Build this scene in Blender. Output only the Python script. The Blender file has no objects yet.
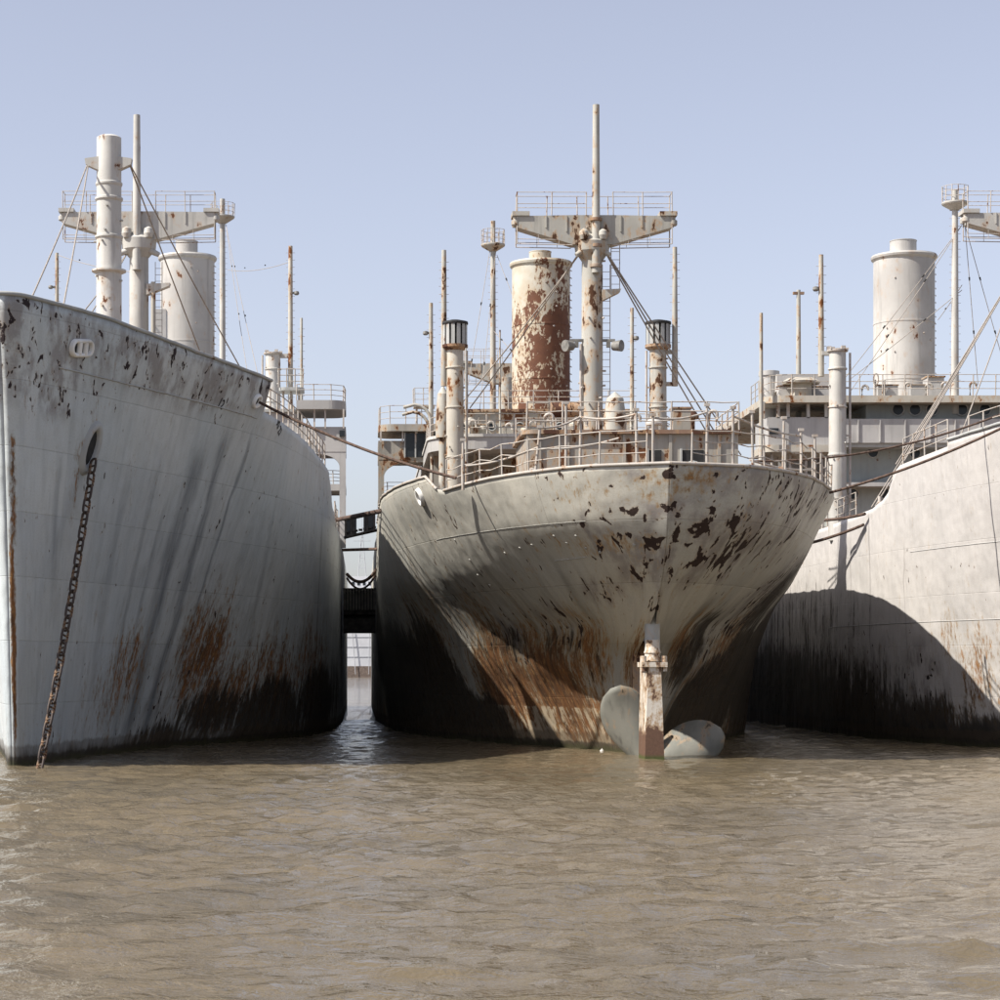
import bpy, math, random
import numpy as np
from mathutils import Vector, Matrix
from mathutils.bvhtree import BVHTree
random.seed(7); rng = np.random.default_rng(7)
scene = bpy.context.scene
C = scene.collection

# ------------------------------------------------------------------ camera, light
F, VX, VY, HC = 2200.0, 360.0, 665.0, 3.32      # focal length in 1/1000 widths, where the ships' axes vanish, eye height
cam = bpy.data.objects.new('camera', bpy.data.cameras.new('camera')); C.objects.link(cam)
cam.location = (0, 0, HC); cam.rotation_euler = (math.pi/2, 0, 0)
cam.data.sensor_width = 36; cam.data.lens = 36*F/1000
cam.data.shift_x = (500-VX)/1000; cam.data.shift_y = (VY-500)/1000
cam.data.clip_start = .5; cam.data.clip_end = 20000
scene.camera = cam
SUN = Vector((11.9, 4.3, -14.1)).normalized()
elev = math.asin(-SUN.z); azim = math.atan2(-SUN.x, -SUN.y)
w = bpy.data.worlds.new('World'); scene.world = w; w.use_nodes = True
nt = w.node_tree; nt.nodes.clear()
sky = nt.nodes.new('ShaderNodeTexSky'); sky.sky_type = 'NISHITA'; sky.sun_disc = False
sky.sun_elevation = elev; sky.sun_rotation = azim
sky.air_density = 1.0; sky.dust_density = 1.4; sky.ozone_density = 4.0; sky.altitude = 0
hsv = nt.nodes.new('ShaderNodeHueSaturation'); hsv.inputs['Saturation'].default_value = .54
bg = nt.nodes.new('ShaderNodeBackground'); bg.inputs[1].default_value = .103
wo = nt.nodes.new('ShaderNodeOutputWorld')
nt.links.new(sky.outputs[0], hsv.inputs['Color']); tint = nt.nodes.new('ShaderNodeMix'); tint.data_type = 'RGBA'; tint.blend_type = 'MULTIPLY'; tint.inputs[0].default_value = 1; tint.inputs[7].default_value = (1.04, .985, 1.01, 1)
nt.links.new(hsv.outputs[0], tint.inputs[6]); nt.links.new(tint.outputs[2], bg.inputs[0]); nt.links.new(bg.outputs[0], wo.inputs[0])
sl = bpy.data.lights.new('sun', 'SUN'); sl.energy = 5.0; sl.angle = math.radians(.5); sl.color = (1, .95, .87)
so = bpy.data.objects.new('sun', sl); C.objects.link(so); so.rotation_euler = SUN.to_track_quat('-Z', 'Y').to_euler(); so.location = (-60, -20, 80)
vs = scene.view_settings; vs.view_transform = 'Standard'; vs.look = 'None'; vs.gamma = 1; vs.exposure = .72

def at(x, y, D):                                 # a point D metres away that stands at that place of the view
    return Vector(((x-VX)*D/F, D, HC+(VY-y)*D/F))
def zz(y, D): return HC+(VY-y)*D/F
def xx(x, D): return (x-VX)*D/F

# ------------------------------------------------------------------ mesh helpers
class MB:
    def __init__(s): s.v = []; s.f = []; s.sm = []
    def add(s, vs, fs, smooth=False):
        o = len(s.v); s.v += [tuple(p) for p in vs]
        for f in fs: s.f.append(tuple(i+o for i in f)); s.sm.append(smooth)
        return s
    def box(s, x0, x1, y0, y1, z0, z1):
        p = [(x, y, z) for z in (z0, z1) for y in (y0, y1) for x in (x0, x1)]
        return s.add(p, [(0,2,3,1),(4,5,7,6),(0,1,5,4),(2,6,7,3),(0,4,6,2),(1,3,7,5)])
    def tube(s, a, b, r0, r1=None, n=8, cap=True):
        a = Vector(a); b = Vector(b); r1 = r0 if r1 is None else r1
        d = (b-a).normalized(); u = d.orthogonal().normalized(); w_ = d.cross(u)
        ring = [u*math.cos(2*math.pi*i/n)+w_*math.sin(2*math.pi*i/n) for i in range(n)]
        s.add([a+q*r0 for q in ring]+[b+q*r1 for q in ring], [(i, (i+1) % n, n+(i+1) % n, n+i) for i in range(n)], True)
        if cap: s.add([a+q*r0 for q in ring]+[b+q*r1 for q in ring], [tuple(range(n-1, -1, -1)), tuple(range(n, 2*n))])
        return s
    def path(s, pts, r, n=6):
        pts = [Vector(p) for p in pts]; m = len(pts); rings = []
        for i, p in enumerate(pts):
            d = (pts[min(i+1, m-1)]-pts[max(i-1, 0)]).normalized()
            u = d.cross(Vector((0, 0, 1))); u = u.normalized() if u.length > 1e-3 else Vector((1, 0, 0)); w_ = d.cross(u).normalized()
            rings += [p+(u*math.cos(2*math.pi*k/n)+w_*math.sin(2*math.pi*k/n))*r for k in range(n)]
        fs = [(i*n+k, i*n+(k+1) % n, (i+1)*n+(k+1) % n, (i+1)*n+k) for i in range(m-1) for k in range(n)]
        s.add(rings, fs, True); s.add(rings[:n], [tuple(range(n-1, -1, -1))]); s.add(rings[-n:], [tuple(range(n))])
        return s
    def lathe(s, c, prof, n=24, smooth=True):     # prof: (radius, z) from bottom to top
        c = Vector(c); k = len(prof)
        vs = [c+Vector((r*math.cos(2*math.pi*i/n), r*math.sin(2*math.pi*i/n), z)) for r, z in prof for i in range(n)]
        for j in range(k-1):
            s.add(vs[j*n:(j+2)*n], [(i, (i+1) % n, n+(i+1) % n, n+i) for i in range(n)], smooth)
        if prof[0][0] > 1e-4: s.add(vs[:n], [tuple(range(n-1, -1, -1))])
        if prof[-1][0] > 1e-4: s.add(vs[-n:], [tuple(range(n))])
        return s
    def slab(s, poly, z0, z1):                    # prism over a plan outline
        n = len(poly)
        p = [(x, y, z0) for x, y in poly]+[(x, y, z1) for x, y in poly]
        return s.add(p, [(i, (i+1) % n, n+(i+1) % n, n+i) for i in range(n)]+[tuple(range(n-1, -1, -1)), tuple(range(n, 2*n))])
    def plate(s, poly, y0, y1):                   # prism over an outline drawn in x and z
        n = len(poly)
        p = [(x, y0, z) for x, z in poly]+[(x, y1, z) for x, z in poly]
        return s.add(p, [(i, (i+1) % n, n+(i+1) % n, n+i) for i in range(n)]+[tuple(range(n-1, -1, -1)), tuple(range(n, 2*n))])
    def build(s, name, mat, parent=None):
        me = bpy.data.meshes.new(name); me.from_pydata(s.v, [], s.f)
        me.polygons.foreach_set('use_smooth', s.sm); me.update()
        return link(name, me, mat, parent)
def build_each(mb, name, mat, parent):                # every loose piece of mb becomes an object of its own
    key = {}; par = {}
    def find(a):
        while par[a] != a: par[a] = par[par[a]]; a = par[a]
        return a
    ids = []
    for v in mb.v:
        k = (round(v[0], 4), round(v[1], 4), round(v[2], 4)); i = key.setdefault(k, len(key)); par.setdefault(i, i); ids.append(i)
    for f in mb.f:
        for b in f[1:]: par[find(ids[b])] = find(ids[f[0]])
    groups = {}
    for f, sm in zip(mb.f, mb.sm): groups.setdefault(find(ids[f[0]]), []).append((f, sm))
    out = []
    for fs in groups.values():
        used = sorted({i for f, _ in fs for i in f}); mp = {a: b for b, a in enumerate(used)}; q = MB(); q.v = [mb.v[i] for i in used]; q.f = [tuple(mp[i] for i in f) for f, _ in fs]; q.sm = [x for _, x in fs]
        out.append(q.build(name, mat, parent))
    return out
def link(name, me, mat, parent=None):
    o = bpy.data.objects.new(name, me); C.objects.link(o)
    if mat is not None and not me.materials: me.materials.append(mat)
    if parent is not None:
        o.parent = parent
        r = parent
        while r.parent: r = r.parent
        if parent is r: o.matrix_parent_inverse = Matrix.Translation(-r.location)
    return o
def root(name, loc, label, cat, group=None):
    o = bpy.data.objects.new(name, None); C.objects.link(o); o.location = loc; o.empty_display_size = .5
    o['label'] = label; o['category'] = cat
    if group: o['group'] = group
    return o
def tag(o, label, cat, group=None):
    o['label'] = label; o['category'] = cat
    if group: o['group'] = group
    return o
def railing(pts, h=1.05, rails=3, step=1.6, r=.026, mb=None, post=True, sag=0.0):
    m = mb or MB(); pts = [Vector(p) for p in pts]
    L = [0]
    for a, b in zip(pts, pts[1:]): L.append(L[-1]+(b-a).length)
    def pos(t):
        for i in range(len(pts)-1):
            if t <= L[i+1]+1e-6: return pts[i].lerp(pts[i+1], (t-L[i])/max(1e-6, L[i+1]-L[i]))
        return pts[-1]
    n = max(1, round(L[-1]/step)); ps = [pos(L[-1]*i/n) for i in range(n+1)]
    tips = []
    for p in ps:
        tip = p+Vector((random.uniform(-.03, .03), random.uniform(-.03, .03), h)); tips.append(tip)
        if post: m.tube(p, tip, r*1.2, n=6)
    for k in range(rails):
        f = (k+1)/rails
        for i in range(n):
            a = ps[i].lerp(tips[i], f*.985); b = ps[i+1].lerp(tips[i+1], f*.985)
            mid = (a+b)/2-Vector((0, 0, sag*random.random()))
            m.tube(a, mid, r*.8, n=5, cap=False); m.tube(mid, b, r*.8, n=5, cap=False)
    return m
def ladder(a, b, wdt=.4, side=Vector((1, 0, 0)), r=.02, step=.32):
    m = MB(); a = Vector(a); b = Vector(b); h = side.normalized()*wdt/2
    m.tube(a-h, b-h, r, n=5); m.tube(a+h, b+h, r, n=5)
    n = int((b-a).length/step)
    for i in range(1, n): c = a.lerp(b, i/n); m.tube(c-h, c+h, r*.8, n=4, cap=False)
    return m

# ------------------------------------------------------------------ material helpers
class G:
    def __init__(s, name):
        s.m = bpy.data.materials.new(name); s.m.use_nodes = True; s.t = s.m.node_tree; s.t.nodes.clear()
        s.out = s.t.nodes.new('ShaderNodeOutputMaterial'); s.b = s.t.nodes.new('ShaderNodeBsdfPrincipled')
        s.t.links.new(s.b.outputs[0], s.out.inputs[0])
    def put(s, sock, v):
        if isinstance(v, bpy.types.NodeSocket): s.t.links.new(v, sock)
        elif v is not None:
            if sock.type == 'RGBA' and len(v) == 3: v = (*v, 1)
            sock.default_value = v
    def node(s, typ, **kw):
        n = s.t.nodes.new(typ)
        for k, v in kw.items(): setattr(n, k, v)
        return n
    def math(s, op, a, b=None, clamp=False):
        n = s.node('ShaderNodeMath', operation=op, use_clamp=clamp); s.put(n.inputs[0], a)
        if b is not None: s.put(n.inputs[1], b)
        return n.outputs[0]
    def vscale(s, v, sc):
        n = s.node('ShaderNodeVectorMath', operation='MULTIPLY'); s.put(n.inputs[0], v); s.put(n.inputs[1], sc); return n.outputs[0]
    def vadd(s, v, sc):
        n = s.node('ShaderNodeVectorMath', operation='ADD'); s.put(n.inputs[0], v); s.put(n.inputs[1], sc); return n.outputs[0]
    def noise(s, v, scale, detail=4, rough=.55, dist=0.0, col=False):
        n = s.node('ShaderNodeTexNoise'); s.put(n.inputs['Vector'], v); n.inputs['Scale'].default_value = scale
        n.inputs['Detail'].default_value = detail; n.inputs['Roughness'].default_value = rough; n.inputs['Distortion'].default_value = dist
        return n.outputs['Color' if col else 'Fac']
    def ramp(s, f, a, b, lo=0.0, hi=1.0):
        n = s.node('ShaderNodeMapRange', interpolation_type='SMOOTHSTEP'); s.put(n.inputs[0], f)
        s.put(n.inputs[1], a); s.put(n.inputs[2], b); s.put(n.inputs[3], lo); s.put(n.inputs[4], hi); return n.outputs[0]
    def mix(s, f, a, b, blend='MIX'):
        n = s.node('ShaderNodeMix', data_type='RGBA', blend_type=blend); s.put(n.inputs[0], f); s.put(n.inputs[6], a); s.put(n.inputs[7], b); return n.outputs[2]
    def sep(s, v):
        n = s.node('ShaderNodeSeparateXYZ'); s.put(n.inputs[0], v); return n.outputs
    def bump(s, h, strength=.3, dist=.05, normal=None):
        n = s.node('ShaderNodeBump'); n.inputs['Strength'].default_value = strength; n.inputs['Distance'].default_value = dist
        s.put(n.inputs['Height'], h); s.put(n.inputs['Normal'], normal) if normal is not None else None; return n.outputs[0]
    def tex(s, which): return s.node('ShaderNodeTexCoord').outputs[which]
    def done(s, col, rough=.6, normal=None, spec=.3, metal=0.0):
        s.put(s.b.inputs['Base Color'], col); s.put(s.b.inputs['Roughness'], rough); s.put(s.b.inputs['Specular IOR Level'], spec)
        s.put(s.b.inputs['Metallic'], metal)
        if normal is not None: s.put(s.b.inputs['Normal'], normal)
        return s.m

def steel(name, base, base2=None, rust=.5, rustcol=(.16, .06, .025), scale=1.0, streak=.25, rough=.6):
    """painted steel: weathered paint, rain streaks, chips down to rust; rust 0 (none) to 1 (much)"""
    g = G(name); p = g.tex('Object'); base2 = base2 or tuple(c*.82 for c in base)
    big = g.noise(p, .5*scale, 4); st = g.noise(g.vscale(p, (1.6, 1.6, .12)), 2.2*scale, 4, .6)
    col = g.mix(g.ramp(big, .35, .65), base, base2)
    col = g.mix(g.math('MULTIPLY', g.ramp(st, .5, .75), streak), col, tuple(c*.45 for c in base))
    n1 = g.noise(g.vscale(p, (1, 1, .55)), 2.6*scale, 7, .62); n2 = g.noise(p, .6*scale, 3)
    chip = g.math('ADD', n1, g.math('MULTIPLY', g.math('SUBTRACT', n2, .5), .45))
    th = .74-.22*rust
    cf = g.ramp(chip, th, th+.035); halo = g.ramp(chip, th-.11, th)
    col = g.mix(g.math('MULTIPLY', halo, .55*min(1, rust*1.6)), col, (.38, .23, .11))
    rc = g.mix(g.noise(p, 5*scale, 4), rustcol, tuple(c*.45 for c in rustcol))
    col = g.mix(cf, col, rc)
    h = g.math('ADD', g.math('MULTIPLY', g.math('SUBTRACT', 1.0, cf), .5), g.math('MULTIPLY', g.noise(p, 14, 3), .3))
    return g.done(col, g.ramp(cf, 0, 1, rough, .9), g.bump(h, .5, .02))

def plain(name, col, rough=.7, var=.25, sc=3.0):
    g = G(name); p = g.tex('Object'); n = g.noise(p, sc, 5)
    return g.done(g.mix(g.ramp(n, .3, .7), col, tuple(c*(1-var*2) for c in col)), rough, g.bump(n, .2, .02))

M = dict(
    mast=steel('mast_paint', (.48, .465, .43), rust=.42, streak=.55),
    mast_rusty=steel('mast_paint_rusty', (.45, .42, .36), rust=.6, rustcol=(.22, .085, .03)),
    mast_center=steel('mast_paint_worn', (.41, .395, .35), rust=.68, streak=.5, rustcol=(.10, .045, .022)),
    chalk=steel('chalk_white_paint', (.80, .79, .76), rust=.2),
    white=steel('white_paint', (.56, .545, .51), rust=.38, streak=.5),
    house=steel('house_paint', (.38, .385, .37), rust=.28, streak=.35),
    house_c=steel('house_paint_worn', (.33, .31, .27), rust=.7, streak=.4, rustcol=(.17, .07, .03)),
    house_r=steel('house_paint_clean', (.42, .41, .395), rust=.16, streak=.3),
    green=steel('house_green_grey', (.34, .365, .355), rust=.12, streak=.3),
    rail=steel('rail_paint', (.46, .42, .38), rust=.5, scale=2.5),
    rail_w=steel('rail_paint_white', (.42, .385, .345), rust=.5, scale=2.5),
    rust=steel('rusty_steel', (.20, .12, .08), (.33, .27, .21), rust=.95, rustcol=(.10, .045, .028), streak=.6),
    deck=steel('deck_plate', (.20, .16, .13), rust=.7),
    dark=plain('dark_interior', (.03, .03, .03)),
    glass=plain('porthole_glass', (.02, .024, .028), .15, .1),
    rope=plain('mooring_rope', (.13, .085, .065), .9, .3, 8.0),
    wire=plain('rigging_wire', (.34, .30, .26), .7, .15, 6.0),
    wood=plain('weathered_timber', (.05, .045, .04), .9, .3, 4.0),
    funnel=steel('funnel_paint', (.46, .445, .42), (.36, .345, .325), rust=.3, streak=.5, scale=.7),
    light=plain('lamp_housing', (.25, .24, .22), .5),
)

# ------------------------------------------------------------------ hulls
def pchip(xk, yk, x):
    xk = np.asarray(xk, float); yk = np.asarray(yk, float); x = np.clip(np.asarray(x, float), xk[0], xk[-1])
    h = np.diff(xk); d = np.diff(yk, axis=0)/h.reshape(-1, *([1]*(yk.ndim-1)))
    m = np.zeros_like(yk); w1 = 2*h[1:]+h[:-1]; w2 = h[1:]+2*h[:-1]
    sh = (-1, *([1]*(yk.ndim-1)))
    a, b = d[:-1], d[1:]
    with np.errstate(divide='ignore', invalid='ignore'):
        hm = (w1+w2).reshape(sh)/(w1.reshape(sh)/a+w2.reshape(sh)/b)
    m[1:-1] = np.where(a*b > 0, hm, 0); m[0] = d[0]; m[-1] = d[-1]*0
    i = np.clip(np.searchsorted(xk, x, side='right')-1, 0, len(xk)-2)
    t = ((x-xk[i])/h[i]).reshape(sh) if yk.ndim > 1 else (x-xk[i])/h[i]
    hh = h[i].reshape(sh) if yk.ndim > 1 else h[i]
    return (yk[i]*(1+2*t)*(1-t)**2+m[i]*hh*t*(1-t)**2+yk[i+1]*t*t*(3-2*t)+m[i+1]*hh*t*t*(t-1))

class Hull:
    """sk: distances from the end; zk: heights; tab[z][s] half breadths; yk: where the end stands at each height"""
    def __init__(s, xc, sk, zk, tab, yk, top_l, top_r, rad=None, fade=25.0, far=170.0, zbot=-1.2, rows=56):
        s.xc = xc; s.rad = rad
        cols = np.concatenate([[0, .03, .07, .13, .2, .3, .42, .56, .75, 1.0, 1.3], np.arange(1.7, 12, .45), np.arange(12, 46, .7), [46.5, 49, 53, 58, 65, 75, 90, far-65]])
        extra = sorted(set([q for t in (top_l, top_r) for q, _ in t]))
        cols = np.unique(np.round(np.concatenate([cols, extra]), 3)); s.cols = cols
        tab = np.asarray(tab, float)                                    # (nz, ns)
        T = pchip(sk, tab.T, np.minimum(cols, sk[-1])).T                # (nz, ncol)
        yend_ref = pchip(zk, yk, np.array([zk[-1]]))[0]
        v = np.linspace(0, 1, rows)
        s.side = {}
        for sd, top in ((-1, top_l), (1, top_r)):
            zt = np.interp(cols, [q for q, _ in top], [q for _, q in top])
            Z = zbot+(zt-zbot)[None, :]*v[:, None]                      # rows x cols
            HB = np.zeros_like(Z); Y = np.zeros_like(Z)
            for j, c in enumerate(cols):
                HB[:, j] = pchip(zk, T[:, j], Z[:, j])
                ye = pchip(zk, yk, Z[:, j]); k = math.exp(-c/fade)
                Y[:, j] = yend_ref+c+(ye-yend_ref)*k
                if rad is not None:
                    r = np.interp(Z[:, j], rad[0], rad[1]); q = np.minimum(c/r, 1)
                    HB[:, j] += r*np.sqrt(np.maximum(0, 1-(1-q)**2))*math.exp(-c/8)
            # slight unevenness of the plating between the frames
            ph_ = np.cumsum(rng.normal(0, .5, len(cols)))*.35
            HB += (.022*np.sin(cols*2*math.pi/2.1+ph_)[None, :]+.014*np.sin(cols*2*math.pi/.95)[None, :])*(.55+.45*np.sin(Z*2*math.pi/2.3+ph_[None, :]))*(cols > 2)[None, :]*(cols < 60)[None, :]
            s.side[sd] = (s.xc+sd*HB, Y, Z, zt)
        mid = rows*2//3
        X, Y, Z, _ = s.side[1]
        d = np.hypot(np.diff(X[mid]), np.diff(Y[mid])); s.arc = np.concatenate([[0], np.cumsum(d)])
    def mesh(s, name):
        vs, fs, uv = [], [], []
        for sd in (-1, 1):
            X, Y, Z, _ = s.side[sd]; R, K = X.shape; o = len(vs)
            vs += list(zip(X.ravel(), Y.ravel(), Z.ravel()))
            uv += list(zip(np.tile(sd*s.arc, R), Z.ravel()))
            for i in range(R-1):
                for j in range(K-1):
                    a = o+i*K+j; q = (a, a+1, a+K+1, a+K)
                    fs.append(q if sd == 1 else q[::-1])
        me = bpy.data.meshes.new(name); me.from_pydata(vs, [], fs)
        me.polygons.foreach_set('use_smooth', [True]*len(fs))
        L = me.uv_layers.new(name='UVMap'); li = np.empty(len(me.loops), int); me.loops.foreach_get('vertex_index', li)
        L.data.foreach_set('uv', np.array(uv)[li].ravel()); me.update()
        s.me = me; s.vs = [Vector(p) for p in vs]; s.fs = fs; s.uv = uv
        s.bvh = BVHTree.FromPolygons(s.vs, fs)
        return me
    def hit(s, x, y):
        d = Vector(((x-VX)/F, 1, (VY-y)/F)).normalized(); o = Vector((0, 0, HC))
        p, n, i, _ = s.bvh.ray_cast(o, d)
        if p is None: return None
        if n.dot(d) > 0: n = -n
        return p, n, i
    def uvat(s, x, y):
        r = s.hit(x, y)
        if r is None: print('no hull at', x, y); return (0, 0)
        f = s.fs[r[2]]; c = min(f, key=lambda k: (s.vs[k]-r[0]).length); return s.uv[c]
    def edge(s, sd, s0, s1, dz=0.0, inset=0.0, n=None):
        X, Y, Z, zt = s.side[sd]
        ss = [c for c in s.cols if s0-1e-6 <= c <= s1+1e-6]
        out = []
        for c in ss:
            j = int(np.argmin(abs(s.cols-c))); out.append(Vector((X[-1, j]-sd*inset, Y[-1, j]+(inset*.6 if c < .5 else 0), Z[-1, j]+dz)))
        return out
    def level(s, sd, z, s0, s1):
        X, Y, Z, _ = s.side[sd]; out = []
        for j, c in enumerate(s.cols):
            if s0 <= c <= s1: out.append(Vector((np.interp(z, Z[:, j], X[:, j]), np.interp(z, Z[:, j], Y[:, j]), z)))
        return out
    def deck(s, drop, s0=.3):
        m = MB(); P = []
        for j, c in enumerate(s.cols):
            if c < s0: continue
            z = min(s.side[1][2][-1, j], s.side[-1][2][-1, j])-drop(c)
            a = [np.interp(z, s.side[q][2][:, j], s.side[q][0][:, j])-q*.07 for q in (-1, 1)]
            y = np.interp(z, s.side[1][2][:, j], s.side[1][1][:, j])
            P += [(a[0], y, z), (a[1], y, z)]
        n = len(P)//2
        return m.add(P, [(2*i, 2*i+1, 2*i+3, 2*i+2) for i in range(n-1)])

def hull_mat(name, H, base, base2, chipcol, chips, rusts, streaks, dirt_shade=(), band=0, seam=1.0, fade=1.0, vf=.16, rust_top=3.0, rust_amt=.8, boot=1.0, chip_th=.70, bootcol=(.022, .02, .018), stain=(.24, .20, .14), stain_amt=.3, blue=None):
    """chips / rusts: (x, y, radius along, radius up, strength) where paint is lost or rust has run; streaks: (x, y, width, from z, to z, strength)"""
    g = G(name); uv = g.tex('UV'); pos = g.node('ShaderNodeNewGeometry').outputs['Position']; su = g.sep(uv); u, v = su[0], su[1]
    S = lambda a, b: g.vscale(uv, (a, b, 1))
    me = H.me; UVA = np.array(H.uv)
    for key, spots in (('chip_area', chips), ('rust_area', rusts), ('dirt_shade_area', dirt_shade)):     # where paint is lost / rust has run / dirt and painted shade lie, as soft patches
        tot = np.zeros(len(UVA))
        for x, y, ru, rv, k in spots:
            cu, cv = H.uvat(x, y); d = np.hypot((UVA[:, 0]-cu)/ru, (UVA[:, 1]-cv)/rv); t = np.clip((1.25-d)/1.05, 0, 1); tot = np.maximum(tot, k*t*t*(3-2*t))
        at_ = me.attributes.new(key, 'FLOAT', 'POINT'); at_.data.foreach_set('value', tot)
    def field(key): return g.node('ShaderNodeAttribute', attribute_name=key).outputs['Fac']
    big = g.noise(S(.6, .35), .35, 4); fine = g.noise(S(1, .12), 2.4, 5, .62); vfine = g.noise(S(1, .10), 7.0, 4, .6)
    col = g.mix(g.ramp(big, .35, .66), base, base2)
    col = g.mix(g.ramp(fine, .42, .78, 0, .38*fade), col, tuple(c*.55 for c in base))
    col = g.mix(g.ramp(vfine, .5, .8, 0, .22), col, tuple(min(1, c*1.25) for c in base))
    blot = g.noise(S(.8, .5), 1.3, 7, .65)
    col = g.mix(g.math('MULTIPLY', g.ramp(g.noise(S(1, .5), 1.1, 6, .65), .42, .6), g.math('MULTIPLY', g.ramp(field('chip_area'), .2, .7), .7)), col, (.17, .145, .14))
    col = g.mix(g.ramp(blot, .5, .72, 0, .35*fade), col, tuple(c*.72 for c in base2))
    # a plate here and there was repainted in a slightly different grey
    br = g.node('ShaderNodeTexBrick'); g.put(br.inputs['Vector'], S(1, 1)); br.inputs['Scale'].default_value = 1
    br.inputs['Brick Width'].default_value = 6.8; br.inputs['Row Height'].default_value = 2.05; br.inputs['Mortar Size'].default_value = .018; br.inputs['Mortar Smooth'].default_value = .5
    g.put(br.inputs['Color1'], (.86, .86, .87)); g.put(br.inputs['Color2'], (1.06, 1.05, 1.03)); g.put(br.inputs['Mortar'], (.8, .78, .75))
    col = g.mix(.5*seam, col, g.mix(1.0, col, br.outputs['Color'], 'MULTIPLY'))
    for x, y, wd, z0, z1, k in streaks:
        cu, _ = H.uvat(x, y); du = g.math('ABSOLUTE', g.math('ADD', g.math('SUBTRACT', u, cu), g.math('MULTIPLY', g.math('SUBTRACT', g.noise(S(.3, .25), 1.0, 3), .5), 1.2)))
        f = g.math('MULTIPLY', g.ramp(du, wd, wd*.15, 0, k), g.math('MULTIPLY', g.ramp(v, z0-1, z0+1), g.ramp(v, z1+.6, z1-.6)))
        f = g.math('MULTIPLY', f, g.ramp(fine, .3, .6, .45, 1)); col = g.mix(f, col, blue or (.10, .115, .135))
    # run-down stain and rust, heavier towards the water
    rf = field('rust_area')
    low = g.ramp(v, rust_top*1.5, .3, 0, 1)
    rn = g.noise(S(1, vf), 1.7, 8, .68); rn2 = g.noise(S(1, .3+vf*.5), 6.0, 6, .68)
    rr = g.math('ADD', g.math('MULTIPLY', g.math('MAXIMUM', g.math('MULTIPLY', low, rust_amt*.62), rf), .62), g.math('MULTIPLY', g.math('SUBTRACT', rn, .5), 1.25))
    rr = g.math('ADD', rr, g.math('MULTIPLY', g.math('SUBTRACT', rn2, .5), 1.2)); rr = g.math('ADD', rr, g.math('MULTIPLY', g.math('SUBTRACT', g.noise(S(1, .25), 16.0, 4, .6), .5), .6))
    st = g.ramp(rr, .12, .4, 0, stain_amt+.25); col = g.mix(st, col, stain)
    rcol = g.mix(g.ramp(g.noise(S(1, .2), 3.0, 5), .35, .65), (.21, .092, .034), (.085, .043, .022))
    rcol = g.mix(g.ramp(rn2, .5, .72, 0, .85), rcol, (.42, .235, .09))
    if band:
        bk = g.math('MULTIPLY', g.ramp(v, band+.06, band-.03), g.ramp(rf, .15, .5)); bk = g.math('MULTIPLY', bk, g.ramp(g.noise(S(1, .4), 2.6, 7, .65), .42, .56))
        rr = g.math('SUBTRACT', rr, g.math('MULTIPLY', bk, .35)); col = g.mix(bk, col, g.mix(rn2, (.52, .44, .33), (.36, .27, .17)))
    rmask = g.ramp(rr, .27, .55); col = g.mix(rmask, col, rcol)
    # chips
    cf = field('chip_area')
    cn = g.noise(S(1, .6), 3.0, 3, .5, .7); cn2 = g.noise(S(1, .5), 10.0, 4, .6)
    cc = g.math('ADD', g.math('ADD', cn, g.math('MULTIPLY', g.math('SUBTRACT', cn2, .5), .30)), g.math('ADD', g.math('MULTIPLY', cf, .155), g.math('MULTIPLY', g.math('SUBTRACT', g.noise(S(1, .8), .8, 3), .5), .16)))
    chip = g.ramp(cc, chip_th, chip_th+.016); edge = g.ramp(cc, chip_th-.05, chip_th)
    col = g.mix(g.math('MULTIPLY', edge, .35), col, (.30, .21, .13))
    col = g.mix(chip, col, g.mix(g.noise(uv, 3.2, 4), chipcol, tuple(c*.35 for c in chipcol)))
    # old black bottom paint, fouling, and hull shade painted into the colour, broken into runs
    dn = g.math('ADD', g.math('MULTIPLY', field('dirt_shade_area'), .75), g.math('ADD', g.math('MULTIPLY', g.math('SUBTRACT', g.noise(S(1, vf*.85), 2.1, 8, .72), .5), 1.2), g.math('MULTIPLY', g.math('SUBTRACT', rn2, .5), .5)))
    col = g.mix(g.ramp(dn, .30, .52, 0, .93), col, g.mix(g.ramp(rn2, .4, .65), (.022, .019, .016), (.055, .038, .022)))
    gr = g.noise(S(1, .8), 22.0, 3, .7); col = g.mix(g.ramp(gr, .35, .7, 0, .3), col, g.mix(1.0, col, (.62, .6, .58), 'MULTIPLY'))
    # boot top: weed and old black paint at the waterline
    bn = g.math('ADD', v, g.math('MULTIPLY', g.math('SUBTRACT', g.noise(S(1, .22), 1.3, 7, .68), .5), -3.4*max(boot, .35)))
    bm = g.ramp(bn, boot+.25, boot-.25); col = g.mix(g.math('MULTIPLY', bm, .92), col, bootcol)
    tw = g.math('ADD', v, g.math('MULTIPLY', g.math('SUBTRACT', g.noise(S(1, .5), 1.6, 6, .65), .5), .5))
    col = g.mix(g.ramp(tw, .75, .62, 0, .5), col, (.075, .055, .035)); col = g.mix(g.ramp(tw, .38, .28, 0, .75), col, (.03, .026, .02))
    weed = g.ramp(g.math('ADD', v, g.math('MULTIPLY', g.math('SUBTRACT', g.noise(uv, 2.0, 5), .5), .5)), .30, .05); col = g.mix(g.math('MULTIPLY', weed, .7), col, (.055, .055, .025))
    h = g.math('ADD', g.math('MULTIPLY', g.math('SUBTRACT', 1.0, g.math('MAXIMUM', chip, g.math('MULTIPLY', rmask, .7))), .35), g.math('MULTIPLY', rn2, .25))
    h = g.math('SUBTRACT', h, g.math('MULTIPLY', br.outputs['Fac'], seam))
    nb = g.bump(h, .55, .03)
    nb = g.bump(g.math('ADD', g.noise(S(1, .45), .55, 3), g.math('MULTIPLY', g.noise(S(.5, .5), 1.6, 2), .4)), .5, .35, nb)
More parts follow.
